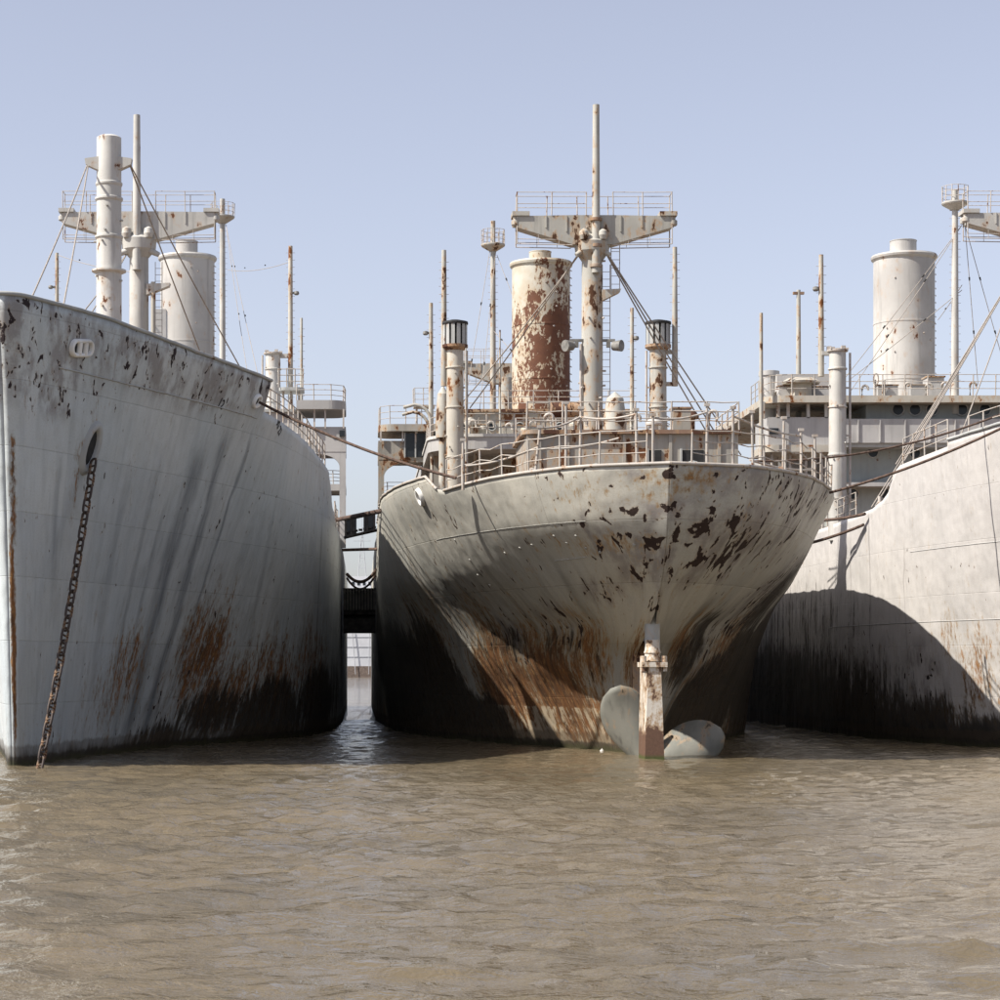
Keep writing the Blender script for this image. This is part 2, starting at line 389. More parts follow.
    rough = g.math('MAXIMUM', g.math('MULTIPLY', chip, .9), g.ramp(rmask, 0, 1, .52, .88))
    return g.done(col, rough, nb, .3)

def sub_tube(name, pts, r, mat, parent, n=6): return MB().path(pts, r, n).build(name, mat, parent)
def solid(o, t):
    md = o.modifiers.new('plate_thickness', 'SOLIDIFY'); md.thickness = t; md.offset = -1; md.use_even_offset = False

SK = [0, 3, 6, 10, 14, 18, 24, 30, 36, 45, 60]
BOW = dict(sk=SK, zk=[-1.5, 0, 3, 6, 9, 12, 15], tab=[
    [0, .42, .85, 1.45, 2.1, 3.0, 5.2, 7.5, 9.0, 9.9, 10.15],
    [0, .52, 1.0, 1.75, 2.5, 3.5, 5.9, 8.1, 9.3, 10.0, 10.2],
    [0, .72, 1.38, 2.3, 3.3, 4.4, 6.7, 8.5, 9.5, 10.1, 10.2],
    [0, .95, 1.75, 2.9, 4.1, 5.3, 7.3, 8.8, 9.6, 10.1, 10.2],
    [0, 1.2, 2.25, 3.6, 4.95, 6.2, 7.9, 9.0, 9.7, 10.1, 10.2],
    [0, 1.5, 2.75, 4.35, 5.85, 7.15, 8.4, 9.2, 9.75, 10.1, 10.2],
    [0, 1.75, 3.25, 5.1, 6.75, 7.95, 8.75, 9.35, 9.8, 10.1, 10.2]])
# --- ship with its bow towards us
XL = -11.2
topL = [(0, 14.85), (4.5, 14.8), (10.5, 14.5), (14, 14.4), (17.2, 14.36), (17.3, 13.2), (25, 13.0), (34, 12.55), (35.5, 12.4), (36.5, 12.0), (37.5, 11.4), (38.8, 10.9), (40.5, 10.5), (43, 10.2), (60, 10.0), (105, 10.2)]
shipL = root('cargo_ship', (XL, 120, 0), 'grey cargo ship with its tall bow towards us and anchor chain hanging down', 'ship', 'laid-up ships moored side by side')
HL = Hull(XL, yk=[71.1, 70.9, 70.5, 70.1, 69.6, 69.0, 68.3], top_l=topL, top_r=topL, rad=([0, 6, 15], [.14, .24, .5]), **BOW)
hullL = link('hull', HL.mesh('hull'), None, shipL)
hullL.data.materials.append(hull_mat('left_hull_paint', HL, (.46, .505, .52), (.53, .56, .56), (.045, .032, .034),
    chips=[(110, 345, 14, 1.5, .6), (220, 375, 6, 1.6, .75), (45, 345, 5, 2.6, .82), (28, 330, 3, 2.5, .7), (90, 340, 4, 1.3, .55), (135, 355, 4, 1.6, .75), (165, 365, 4, 1.5, .8), (205, 378, 4, 1.7, .75), (262, 388, 4, 1.2, .85), (50, 385, 3, 1.4, .75), (330, 500, 9, 3, .35), (240, 560, 9, 4, .12), (180, 700, 9, 3, .5)],
    rusts=[(125, 675, 3.0, 2.6, .65), (210, 650, 3.0, 2.2, .9), (195, 655, 4.0, 3.4, .72), (225, 690, 5.5, 2.2, .75), (270, 680, 6, 2.6, .72), (310, 670, 7, 3.4, .65), (13, 640, .16, 6, 1.2), (14, 500, .14, 3, .9), (100, 700, 3, 2, .45), (80, 470, .5, 1.6, .5)],
    streaks=[(200, 440, .9, .5, 11, .75), (225, 440, .6, .5, 12, .7), (170, 420, .35, 3, 11, .3), (125, 500, .5, 2, 10, .25), (255, 420, .22, 2, 12, .6), (320, 560, .25, 1, 10, .6), (60, 450, .3, 5, 10, .3), (285, 470, .5, 4, 10, .25), (150, 560, .3, 0, 9, .35)],
    dirt_shade=[(215, 715, 5, 1.6, .8), (270, 715, 6, 2.4, 1.0), (320, 705, 8, 2.6, .95), (335, 690, 8, 3.2, .6), (160, 735, 6, 1.0, .7)], rust_top=1.6, rust_amt=.35, boot=.4, chip_th=.73, stain=(.28, .25, .20), stain_amt=.25))
solid(hullL, .05)
# --- ship with its stern towards us
XC = 10.3
topCl = [(0, 10.0), (5, 9.92), (9.0, 9.8), (9.6, 9.9), (10.2, 10.2), (10.7, 10.45), (20, 10.5), (30, 10.6), (105, 10.5)]
topCr = [(0, 10.0), (5, 9.95), (9.0, 9.85), (14, 9.85), (30, 10.0), (105, 10.2)]
shipC = root('cargo_ship', (XC, 125, 0), 'rust-streaked grey cargo ship in the middle showing its stern, rudder and propeller', 'ship', 'laid-up ships moored side by side')
HCn = Hull(XC, sk=[0, 1, 2.5, 5, 8, 12, 17, 23, 32, 45, 60], zk=[-1.5, 0, 2, 3.6, 4.6, 5.5, 7, 8.5, 10.5], tab=[
    [0.16, 0.21, 0.3, 0.5, 0.89, 1.91, 3.52, 5.37, 7.55, 8.88, 9.4],
    [0.18, 0.27, 0.41, 0.74, 1.29, 2.61, 4.34, 6.11, 8.13, 9.0, 9.4],
    [0.2, 0.41, 0.78, 1.44, 2.18, 3.42, 4.99, 6.58, 8.37, 9.14, 9.4],
    [0.2, 0.52, 1.04, 2.0, 3.01, 4.2, 5.64, 7.02, 8.55, 9.28, 9.4],
    [0.12, 0.62, 1.27, 2.09, 3.16, 4.51, 5.93, 7.33, 8.78, 9.34, 9.4],
    [0.02, 0.8, 1.78, 2.9, 3.91, 5.14, 6.45, 7.69, 9.0, 9.4, 9.4],
    [0.0, 1.62, 2.69, 4.04, 5.26, 6.47, 7.57, 8.56, 9.32, 9.4, 9.4],
    [0.0, 2.39, 3.72, 5.07, 6.2, 7.32, 8.29, 9.0, 9.4, 9.4, 9.4],
    [0, 2.68, 4.18, 5.75, 7.0, 8.14, 8.98, 9.38, 9.4, 9.4, 9.4]],
    yk=[82.4, 82.3, 81.9, 80.4, 77.6, 75.9, 74.2, 73.3, 72.9], top_l=topCl, top_r=topCr, fade=14.0, rows=64)
hullC = link('hull', HCn.mesh('hull'), None, shipC)
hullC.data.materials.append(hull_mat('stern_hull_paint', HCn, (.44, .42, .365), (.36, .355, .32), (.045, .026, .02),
    chips=[(615, 522, 1.3, .6, 1.0), (645, 520, 1.2, .7, 1.0), (620, 545, 1, .8, .8), (700, 530, 2.0, 1.4, 1.15), (740, 540, 2.4, 1.5, 1.2), (720, 560, 2.2, 1.2, 1.15), (640, 525, 2.2, 1.0, 1.05), (668, 535, .6, 1.0, .85), (680, 470, 1.3, .7, 1.15), (740, 474, .8, .4, 1.0), (800, 500, 3, 1.2, .85), (770, 482, 3, .6, .95), (820, 503, 2.5, 1.0, .95), (820, 540, 4, 2, .75), (615, 535, 2.2, 1.2, .8), (700, 545, 3.2, 2.0, .85), (500, 640, 3.5, 1.6, .8), (450, 610, 4, 2.5, .6), (640, 572, 1.0, .7, .9), (602, 590, 1.4, .7, .95), (655, 605, .4, 1.0, .9), (565, 625, 3, 1.2, .9), (510, 635, 2.5, 1.0, .9), (760, 600, 4, 2.4, .95), (720, 640, 4, 3, 1.0), (780, 540, 3, 1.6, .8), (720, 500, 1.6, .9, .6), (530, 560, 5, 1.5, .25), (470, 600, 5, 2.5, .45), (430, 520, 6, 1.5, .35), (540, 480, 5, 1.0, .3)],
    rusts=[(560, 690, 4.5, 2.8, 1.15), (510, 690, 4.5, 3.2, 1.1), (600, 725, 4, 1.8, .95), (575, 720, 4, 1.6, 1.2), (590, 655, 3, 2.0, .72), (490, 640, 3.5, 2.4, .62), (540, 650, 3.5, 1.8, .62), (632, 660, 1.6, 1.6, .75), (680, 650, 2.5, 1.8, .7), (720, 660, 4, 2.6, .72), (690, 700, 5, 3.0, .6), (610, 490, 2.5, .8, .25), (600, 545, 2.5, .5, .45), (430, 640, 6, 3.5, .5), (680, 480, 1.2, .8, .45)],
    streaks=[(480, 560, .35, 2, 8, .55), (400, 530, .3, 3, 9, .4), (440, 560, .25, 2, 9, .4), (560, 580, .3, 3, 7, .35), (720, 590, .8, 1, 5.5, .75), (760, 620, .8, 0, 6, .75), (700, 640, .6, 0, 4.6, .7)],
    dirt_shade=[(720, 690, 6, 3.6, 1.35), (750, 660, 7, 4.5, 1.15), (690, 715, 6, 3.2, 1.4), (745, 710, 8, 3.5, 1.3), (690, 650, 3, 2.4, .75), (770, 600, 5, 3.5, .7), (400, 690, 12, 4.5, 1.15), (450, 700, 5, 3.4, .95), (380, 640, 8, 4, .85), (470, 725, 4, 2.6, 1.1), (500, 730, 2.2, 2.0, 1.2), (440, 690, 5, 4.5, 1.1), (430, 660, 5, 3.2, .9), (510, 640, 3.5, 1.3, .55), (560, 640, 3, 1.3, .5), (600, 670, 2, 1.6, .45)], band=1.65, vf=.32, rust_top=2.2, rust_amt=.85, boot=.12, chip_th=.715, stain=(.31, .215, .11), stain_amt=.5, blue=(.075, .07, .06)))  # left-hand dark patches deepen the neighbour's cast shadow in colour; right-hand are fouling
solid(hullC, .05)
# --- ship on the right, its bow out of the picture
XR = 32.4
topR = [(0, 13.6), (10, 13.0), (21.5, 12.4), (28.5, 12.25), (28.6, 12.0), (34, 11.75), (34.6, 11.6), (35.1, 11.2), (35.7, 10.75), (36.5, 10.45), (38.0, 10.2), (41, 10.05), (46.5, 9.9), (60, 9.8), (105, 10)]
shipR = root('cargo_ship', (XR, 115, 0), 'pale grey cargo ship cut off by the right edge, shadow lying across its hull', 'ship', 'laid-up ships moored side by side')
HR = Hull(XR, yk=[62.3, 62.2, 61.7, 61, 60.2, 59.4, 58.5], top_l=topR, top_r=topR, rad=([0, 6, 15], [.14, .24, .5]), **BOW)
hullR = link('hull', HR.mesh('hull'), None, shipR)
hullR.data.materials.append(hull_mat('right_hull_paint', HR, (.52, .495, .47), (.48, .46, .44), (.035, .032, .034),
    chips=[(925, 680, 3, 2.5, .8), (850, 680, 9, 3, .7), (780, 690, 10, 3.5, .7), (930, 560, 9, 3, .1), (970, 460, 5, 1, .15)],
    rusts=[(985, 660, 3.0, 2.2, .5), (950, 640, 2.0, 1.5, .42), (990, 690, 3, 1.6, .6), (965, 720, 4, 1.2, .5), (850, 715, 9, 1.4, .4)],
    streaks=[(870, 560, .12, 3, 10, .5), (905, 590, .10, 3, 8.5, .4), (850, 600, .10, 4, 9, .4), (820, 640, .5, 0, 6, .5), (770, 640, .8, 0, 6, .4)],
    seam=.35, fade=.45, dirt_shade=[(770, 720, 40, 5.8, 1.0), (790, 620, 18, 3.0, .5), (860, 620, 5, 2.4, .42), (850, 735, 12, 4.2, 1.0), (930, 735, 7, 2.6, .85), (985, 740, 8, 1.5, .9)], rust_top=1.6, rust_amt=.6, boot=.8, chip_th=.75, stain=(.36, .29, .20), stain_amt=.2, bootcol=(.03, .028, .026), blue=(.14, .12, .11)))  # wide dark patches deepen the middle ship's shadow in the paint, over fouling
solid(hullR, .05)

HL.deck(lambda c: 1.15 if c < 17.25 else .12).build('deck', M['deck'], shipL)
HCn.deck(lambda c: .75, 1.0).build('deck', M['deck'], shipC)
HR.deck(lambda c: 1.0 if c < 28.55 else .12).build('deck', M['deck'], shipR)
for H, ho, a, b in ((HL, hullL, 0, 17.2), (HR, hullR, 0, 28.5)):
    for sd in (-1, 1): sub_tube('cap_rail', H.edge(sd, a, b, .02), .07, M['house'], ho, 8)
for sd, a, b in ((-1, 0, 9.0), (1, 0, 9.0), (-1, 9.6, 40)): sub_tube('cap_rail', HCn.edge(sd, a, b, .02), .06, M['rail_w'], hullC, 8)
bead = plain('bead_paint', (.33, .32, .29), .6, .15)
sub_tube('weld_bead', HCn.level(-1, 8.2, 1.2, 13), .014, bead, hullC)
sub_tube('weld_bead', HR.level(-1, 8.05, 20, 33), .018, M['house_r'], hullR)
sub_tube('weld_bead', HR.level(-1, 5.1, 20, 46), .018, M['house_r'], hullR)
sub_tube('weld_bead', HL.level(1, 12.9, 2, 17), .03, M['house'], hullL)

# ------------------------------------------------------------------ water, far shore
def water_mesh():
    xs = np.concatenate([[-6000, -2500, -1000, -400, -160], np.arange(-70, 90.01, .24), [180, 420, 1000, 2500, 6000]])
    ys = np.concatenate([[-300, -60, -10], np.arange(6, 60, .13), np.arange(60, 130, .28), np.geomspace(131, 12000, 60)])
    X, Y = np.meshgrid(xs, ys); Z = np.zeros_like(X)
    for k in range(64):
        lam = .55*(5.0)**rng.random(); th = -math.pi/2+.35+rng.normal(0, .62); kx, ky = math.cos(th)*2*math.pi/lam, math.sin(th)*2*math.pi/lam
        ph = kx*X+ky*Y+rng.random()*6.28+.5*np.sin(.11*X+.07*Y+k); q = np.sin(ph)
        Z += .0060*lam**.6*(q+.35*q*q)
    gust = .75+.25*np.sin(X*.09+Y*.05)+.2*np.sin(X*.05-Y*.11+1)
    m = np.clip((X+70)/6, 0, 1)*np.clip((90-X)/6, 0, 1)*np.clip((Y-4)/4, 0, 1)*np.clip((200-Y)/60, 0, 1)
    Z *= gust*m
    R, K = X.shape; idx = np.arange(R*K).reshape(R, K)
    f = np.stack([idx[:-1, :-1], idx[:-1, 1:], idx[1:, 1:], idx[1:, :-1]], -1).reshape(-1, 4)
    me = bpy.data.meshes.new('water'); me.vertices.add(R*K); me.vertices.foreach_set('co', np.stack([X, Y, Z], -1).ravel())
    me.loops.add(f.size); me.loops.foreach_set('vertex_index', f.ravel()); me.polygons.add(len(f))
    me.polygons.foreach_set('loop_start', np.arange(0, f.size, 4)); me.polygons.foreach_set('loop_total', np.full(len(f), 4))
    me.polygons.foreach_set('use_smooth', np.ones(len(f), bool)); me.update(); me.validate(); return me
g = G('muddy_water'); p = g.node('ShaderNodeNewGeometry').outputs['Position']
silt = g.noise(g.vscale(p, (.6, 1.0, 1)), .12, 5); col = g.mix(g.ramp(silt, .3, .7), (.138, .108, .066), (.105, .085, .055))
h1 = g.noise(g.vscale(p, (.75, 1.15, 1)), 3.4, 4, .62, .5); h2 = g.noise(g.vscale(p, (.8, 1.2, 1)), 7.0, 3, .55, .3)
gust = g.ramp(g.noise(g.vscale(p, (.5, 1, 1)), .09, 3), .35, .65, .55, 1.0)
nb = g.bump(g.math('MULTIPLY', h1, gust), .75, .12); nb = g.bump(g.math('MULTIPLY', h2, gust), .7, .045, nb)
g.b.inputs['IOR'].default_value = 1.33
wm = g.done(col, .04, nb, .5)
wo_ = link('water', water_mesh(), wm); wo_['kind'] = 'structure'
m = MB(); n = 160; pr = []
for i in range(n+1):
    x = -2600+5200*i/n; hgt = 9+16*max(0, math.sin(x*.0031+.9))+7*math.sin(x*.011+2)+rng.random()*4
    pr.append((x, max(4, hgt)))
V = [(x, 3000+60*math.sin(x*.004), -1) for x, hgt in pr]+[(x, 3090+60*math.sin(x*.004), hgt) for x, hgt in pr]+[(x, 3500, hgt*.8) for x, hgt in pr]
m.add(V, [(k*(n+1)+i, k*(n+1)+i+1, (k+1)*(n+1)+i+1, (k+1)*(n+1)+i) for k in (0, 1) for i in range(n)], True)
ho = m.build('hills', plain('far_shore', (.20, .19, .18), .95, .2, .004)); ho['kind'] = 'structure'

# ------------------------------------------------------------------ parts shared by the ships
def funnel(parent, x, D, wpx, ytop, zbase, ycap, capw, mat):
    X = xx(x, D); r = wpx*D/F/2; zt = zz(ytop, D); zc = zz(ycap, D); c = (X, D, 0)
    f = MB().lathe(c, [(r, zbase), (r, zbase+(zt-zbase)*.5), (r, zt-.25), (r*.98, zt-.2)], 40).build('funnel', mat, parent)
    MB().lathe(c, [(r*1.0, zt-.34), (r*1.07, zt-.22), (r*1.09, zt-.1), (r*1.06, zt), (r*.9, zt+.04), (r*.4, zt+.06)], 40).build('funnel_rim', mat, f)
    for q in (.3, .62): MB().lathe(c, [(r, zbase+(zt-zbase)*q-.05), (r*1.012, zbase+(zt-zbase)*q-.04), (r*1.012, zbase+(zt-zbase)*q+.04), (r, zbase+(zt-zbase)*q+.05)], 40).build('funnel_band', mat, f)
    rc = capw*D/F/2; MB().lathe((X-.05, D, 0), [(rc, zt-.1), (rc, zc-.05), (rc*1.03, zc-.04), (rc*1.03, zc), (rc*.9, zc)], 24).build('uptake_pipe', mat, f)
    m = MB(); aa = -.12; lx, ly = X+r*math.cos(aa)*1.03, D+r*math.sin(aa)*1.03
    for q in range(int((zt-zbase)/.42)): m.tube((lx-.05, ly-.16, zbase+.3+q*.42), (lx+.05, ly+.16, zbase+.3+q*.42), .03, n=4)
    build_each(m, 'ladder_rung', M['rail'], f)
    m = MB()
    for q in range(9):
        a = -math.pi*(.15+.7*rng.random()); zq = zbase+(zt-zbase)*rng.random(); dx, dy = math.cos(a), math.sin(a)
        m.tube((X+dx*r*.98, D+dy*r*.98, zq), (X+dx*r*1.04, D+dy*r*1.04, zq), .05, n=6)
    build_each(m, 'padeye', M['rail'], f)
    return f
def crosstree(mast, X, D, za, zb, hl, hr, mat, rail=M['rail'], below=True):
    """box girder across the mast, deep at the middle, with its walkway rails"""
    k = .42*(za-zb); mid = .9
    poly = [(X-hl, za-.04), (X-mid, za), (X+mid, za), (X+hr, za-.04), (X+hr, za-k), (X+mid, zb), (X-mid, zb), (X-hl, za-k)]
    ct = MB().plate(poly, D-.42, D+.42).build('crosstree', mat, mast)
    m = MB()
    for sx, hw in ((-1, hl), (1, hr)):
        e = X+sx*hw; m.box(min(e-sx*.55, e+sx*.22), max(e-sx*.55, e+sx*.22), D-.5, D+.5, za-.03, za+.16)
        m.lathe((e+sx*.05, D-.25, 0), [(.16, za-.45), (.2, za-.4), (.2, za-.22), (.12, za-.18), (.12, za-.02)], 10)
        m.lathe((e+sx*.02, D+.3, 0), [(.16, za-.4), (.18, za-.2), (.1, za-.02)], 10)
        for t in (.35, .62): m.box(X+sx*hw*t-.03, X+sx*hw*t+.03, D-.46, D+.46, za-.5*(za-zb)*(1.5-t), za-.02)
    build_each(m, 'sheave_block', mat, mast)
    zt = za+1.02
    for y in (D-.44, D+.44):
        for a, b in (((-hl, -.3), (.9, hr)) if y < D else ((-hl, hr),)):
            railing([(X+a, y, za), (X+b, y, za-.0)], 1.02, 2, 1.25, .021).build('walkway_railing', rail, mast)
    for e in (X-hl, X+hr): MB().tube((e, D-.44, zt), (e, D+.44, zt), .022, n=5).build('end_rail', rail, mast)
    if below:
        zl = zb+.02
        for y in (D-.4, D+.4):
            for sx, hw in ((-1, hl), (1, hr)):
                m = MB(); e = X+sx*hw; m.tube((e, y, za-.05), (e, y, zl), .028, n=5); m.tube((e, y, zl), (X+sx*.9, y, zl-.05), .022, n=5)
                m.tube((e, y, zl+.22), (X+sx*1.3, y, zl+.18), .017, n=5)
                for t in (.45, .72): m.tube((X+sx*hw*t, y, za-.5), (X+sx*hw*t, y, zl), .015, n=4)
                m.build('hanging_rail', rail, mast)
    return ct
def kingpost(parent, X, D, r, z0, z1, mat, head=None, mathead=None, pipe=1, rim=True):
    k = MB().lathe((X, D, 0), [(r*1.04, z0), (r, z0+(z1-z0)*.5), (r*.95, z1)], 20).build('kingpost', mat, parent)
    m = MB()
    for t in (.22, .45, .7, .9): m.lathe((X, D, 0), [(r*1.0, z0+(z1-z0)*t-.05), (r*1.1, z0+(z1-z0)*t-.03), (r*1.1, z0+(z1-z0)*t+.03), (r*.99, z0+(z1-z0)*t+.05)], 18)
    for q in range(7):
        a = -math.pi*rng.random(); zq = z0+(z1-z0)*(.3+.65*rng.random()); m.tube((X+math.cos(a)*r*.9, D+math.sin(a)*r*.9, zq), (X+math.cos(a)*r*1.2, D+math.sin(a)*r*1.2, zq), .045, n=5)
    build_each(m, 'collar', mat, k)
    if pipe:
        px = X+pipe*(r+.16); MB().tube((px, D-.1, z0), (px, D-.1, z1-.15), .055, n=8).build('pipe', M['rail'], k)
        m = MB()
        for t in (.3, .55, .8): m.box(min(X, px), max(X, px), D-.14, D-.06, z0+(z1-z0)*t-.04, z0+(z1-z0)*t+.04)
        build_each(m, 'pipe_bracket', M['rail'], k)
    if head:
        rh, zh0, zh1 = head
        MB().lathe((X, D, 0), [(r*.7, zh0-.1), (r*.9, zh0+.2), (r*.95, zh1-.1), (.05, zh1-.1)], 16).build('vent_core', M['dark'], k)
        m = MB(); ns = 13
        for i in range(ns):
            a0 = 2*math.pi*i/ns; a1 = a0+2*math.pi/ns*.62; ps = []
            for zz_ in (zh0+.22, zh1-.06):
                for rr in (rh*.94, rh):
                    for a in (a0, a1): ps.append((X+rr*math.cos(a), D+rr*math.sin(a), zz_))
            m.add(ps, [(0, 1, 3, 2), (4, 6, 7, 5), (2, 3, 7, 6), (0, 4, 5, 1), (0, 2, 6, 4), (1, 5, 7, 3)])
        m.build('vent_louvre', mathead, k)
        MB().lathe((X, D, 0), [(r*.9, zh0-.05), (rh*.8, zh0), (rh*1.06, zh0+.12), (rh*1.06, zh0+.26), (rh*.9, zh0+.27)], 24).build('vent_skirt', M['rust'], k)
        MB().lathe((X, D, 0), [(rh*1.06, zh1-.14), (rh*1.08, zh1-.08), (rh*1.05, zh1), (rh*.4, zh1+.1), (.02, zh1+.12)], 24).build('vent_cap', M['dark'], k)
    elif rim:
        m = MB().lathe((X, D, 0), [(r*.95, z1-.12), (r*1.2, z1-.08), (r*1.22, z1), (r*.9, z1+.03), (.03, z1+.08)], 18)
        for q in range(5):
            a = q*1.3; m.box(X+math.cos(a)*r-.1, X+math.cos(a)*r+.1, D+math.sin(a)*r-.1, D+math.sin(a)*r+.1, z1, z1+.1+.05*(q % 3))
        m.build('post_cap', M['rail'], k)
    return k
def pole(parent, X, D, r, z0, z1, mat=M['mast_center'], name='pole', taper=.72, arm=None, steps=True):
    p = MB().tube((X, D, z0), (X, D, z1), r, r*taper, 10).build(name, mat, parent)
    if steps and z1-z0 > 2.5:
        m = MB(); q = z0+.6
        while q < z1-.3: m.tube((X-r-.09, D, q), (X+r+.09, D, q), .014, n=4); q += .42
        build_each(m, 'climbing_step', M['rail'], p)
    if arm:
        sx, za = arm; m = MB().box(min(X, X+sx), max(X, X+sx), D-.06, D+.06, za-.06, za+.06); m.lathe((X+sx, D, 0), [(.1, za-.12), (.16, za-.05), (.14, za+.08), (.02, za+.12)], 10)
        m.build('lamp_arm', M['light'], p)
    return p
def basket_mast(parent, X, D, r, z0, z1, zb, rb, mat):
    p = pole(parent, X, D, r, z0, z1, mat, 'signal_mast')
    MB().lathe((X, D, 0), [(r, zb-.55*rb), (rb*.95, zb-.1), (rb, zb-.04), (rb, zb+.03), (r, zb+.03)], 18).build('crow_nest', mat, p)
    ring = [(X+rb*.96*math.cos(t*math.pi/6), D+rb*.96*math.sin(t*math.pi/6), zb) for t in range(13)]
    railing(ring, min(1.05, rb*1.25), 3, rb*.5, .02).build('nest_railing', M['rail'], p)
    return p
def wires(name, segs, r, parent, mat=M['wire'], insul=0):
    for a, b in segs:
        a = Vector(a); b = Vector(b); n = 8; L = (b-a).length
        pts = [a.lerp(b, i/n)-Vector((0, 0, .012*L*4*(i/n)*(1-i/n)*.5)) for i in range(n+1)]
        o = MB().path(pts, r, 5).build(name, mat, parent)
        if insul:
            m = MB()
            for t in [(k+1)/(insul+1) for k in range(insul)]:
                c = a.lerp(b, t); d = (b-a).normalized()*.16; m.tube(c-d*.6, c+d*.6, .05, .035, 6)
            build_each(m, 'insulator', M['dark'], o)
def floodlight(parent, X, D, z, sx):
    m = MB().box(min(X, X+sx*.6), max(X, X+sx*.6), D-.05, D+.05, z+.2, z+.32); m.tube((X+sx*.5, D-.1, z), (X+sx*.85, D-.35, z-.02), .2, .26, 12)
    m.box(X+sx*.3-.08, X+sx*.3+.08, D-.08, D+.08, z-.05, z+.25)
    return m.build('floodlight', M['light'], parent)
def rounded(x0, x1, y0, y1, r, corners=(1, 1, 1, 1)):           # plan outline, corners: front-left, front-right, back-right, back-left
    out = []
    for (cx, cy, a0), k in zip(((x0, y0, 180), (x1, y0, 270), (x1, y1, 0), (x0, y1, 90)), corners):
        if not k: out.append((cx, cy)); continue
        ox = cx+(r if cx == x0 else -r); oy = cy+(r if cy == y0 else -r)
        out += [(ox+r*math.cos(math.radians(a0+i*11.25)), oy+r*math.sin(math.radians(a0+i*11.25))) for i in range(9)]
    return out
def porthole(parent, x, z, y, r=.24):
    p = MB()
    ring = []
    n = 16
    for rr, yy in ((r*1.28, y), (r*1.28, y-.05), (r, y-.06), (r*.96, y-.01)): ring += [(x+rr*math.cos(2*math.pi*i/n), yy, z+rr*math.sin(2*math.pi*i/n)) for i in range(n)]
    p.add(ring, [(k*n+i, k*n+(i+1) % n, (k+1)*n+(i+1) % n, (k+1)*n+i) for k in range(3) for i in range(n)], True)
    o = p.build('porthole', M['house'], parent)
    MB().add([(x+r*.98*math.cos(2*math.pi*i/n), y-.012, z+r*.98*math.sin(2*math.pi*i/n)) for i in range(n)], [tuple(range(n))]).build('glass', M['glass'], o)
    return o
def wing(parent, Xo, Xi, D0, D1, zrail, zd1, zd0, zb1, zb0, zarch, zr1, zr0, zleg, mat, s, glazed):
    """end of the bridge: open upper deck, box below with a window, then a curved bracket on a leg"""
    x0, x1 = min(Xo, Xi), max(Xo, Xi); E = Vector((s, 0, 0))
    wg = MB().slab(rounded(x0, x1, D0, D1, .9, (s > 0, s < 0, s < 0, s > 0)), zd0, zd1).build('bridge_wing', mat, parent)
    railing([(Xi, D0+.06, zd1), (Xo+s*.9, D0+.06, zd1), (Xo+s*.3, D0+.3, zd1), (Xo+s*.06, D0+.9, zd1), (Xo+s*.06, D1-.1, zd1)], zrail-zd1, 3, .95, .024).build('wing_railing', M['rail_w'], wg)
    m = MB()
    for t in (.03, .4, .62): X = Xo+(Xi-Xo)*t; m.box(X-.09 if s < 0 else X, X if s < 0 else X+.09, D0+.2, D0+.32, zb1-.1, zd0+.02)
    build_each(m, 'wing_post', M['rail'], wg)
    bx = MB().box(x0, x1, D0+.4, D1-.2, zb0, zb1).build('wing_box', mat, wg)
    if glazed:
        a, b = sorted((Xo+(Xi-Xo)*.45, Xi)); MB().box(a, b, D0+.34, D0+.4, zb0+.15, zd0-.1).build('wing_window', M['glass'], wg)
        for t in (0, .33, .66, 1): MB().box(a+(b-a)*t-.04, a+(b-a)*t+.04, D0+.3, D0+.37, zb0+.1, zd0-.05).build('window_bar', M['house'], wg)
    lw = .34
    n = 10; arc = []; xe = Xi
    R = zb0-zarch
    for i in range(n+1):
        a = math.pi/2*i/n; arc.append((Xo+s*(lw+R*1.5*(1-math.cos(a))), zarch+R*.86*math.sin(a)))
    poly = [(Xo, zleg), (Xo+s*lw, zleg)]+arc+[(xe, zb0-R*.14), (xe, zb0), (Xo, zb0)]
    MB().plate(poly if s > 0 else poly[::-1], D0+.42, D0+.66).build('wing_bracket', mat, wg)
    MB().box(x0, x1, D0+.7, D1-.3, zr0-.35, zr0).build('lower_deck', mat, wg)
    railing([(Xi, D0+.75, zr0), (Xo+s*.1, D0+.75, zr0), (Xo+s*.1, D1-.4, zr0)], zr1-zr0, 4, 1.0, .024).build('lower_railing', M['rail_w'], wg)
    return wg
def deckhouse(parent, x0, x1, y0, y1, z0, z1, mat, roof=None, over=.18, name='deckhouse'):
    h = MB().box(x0, x1, y0, y1, z0, z1).build(name, mat, parent)
    if roof: MB().slab(rounded(x0-over, x1+over, y0-over, y1+over, .5), z1+.003, z1+.16).build('roof', roof, h)
    return h
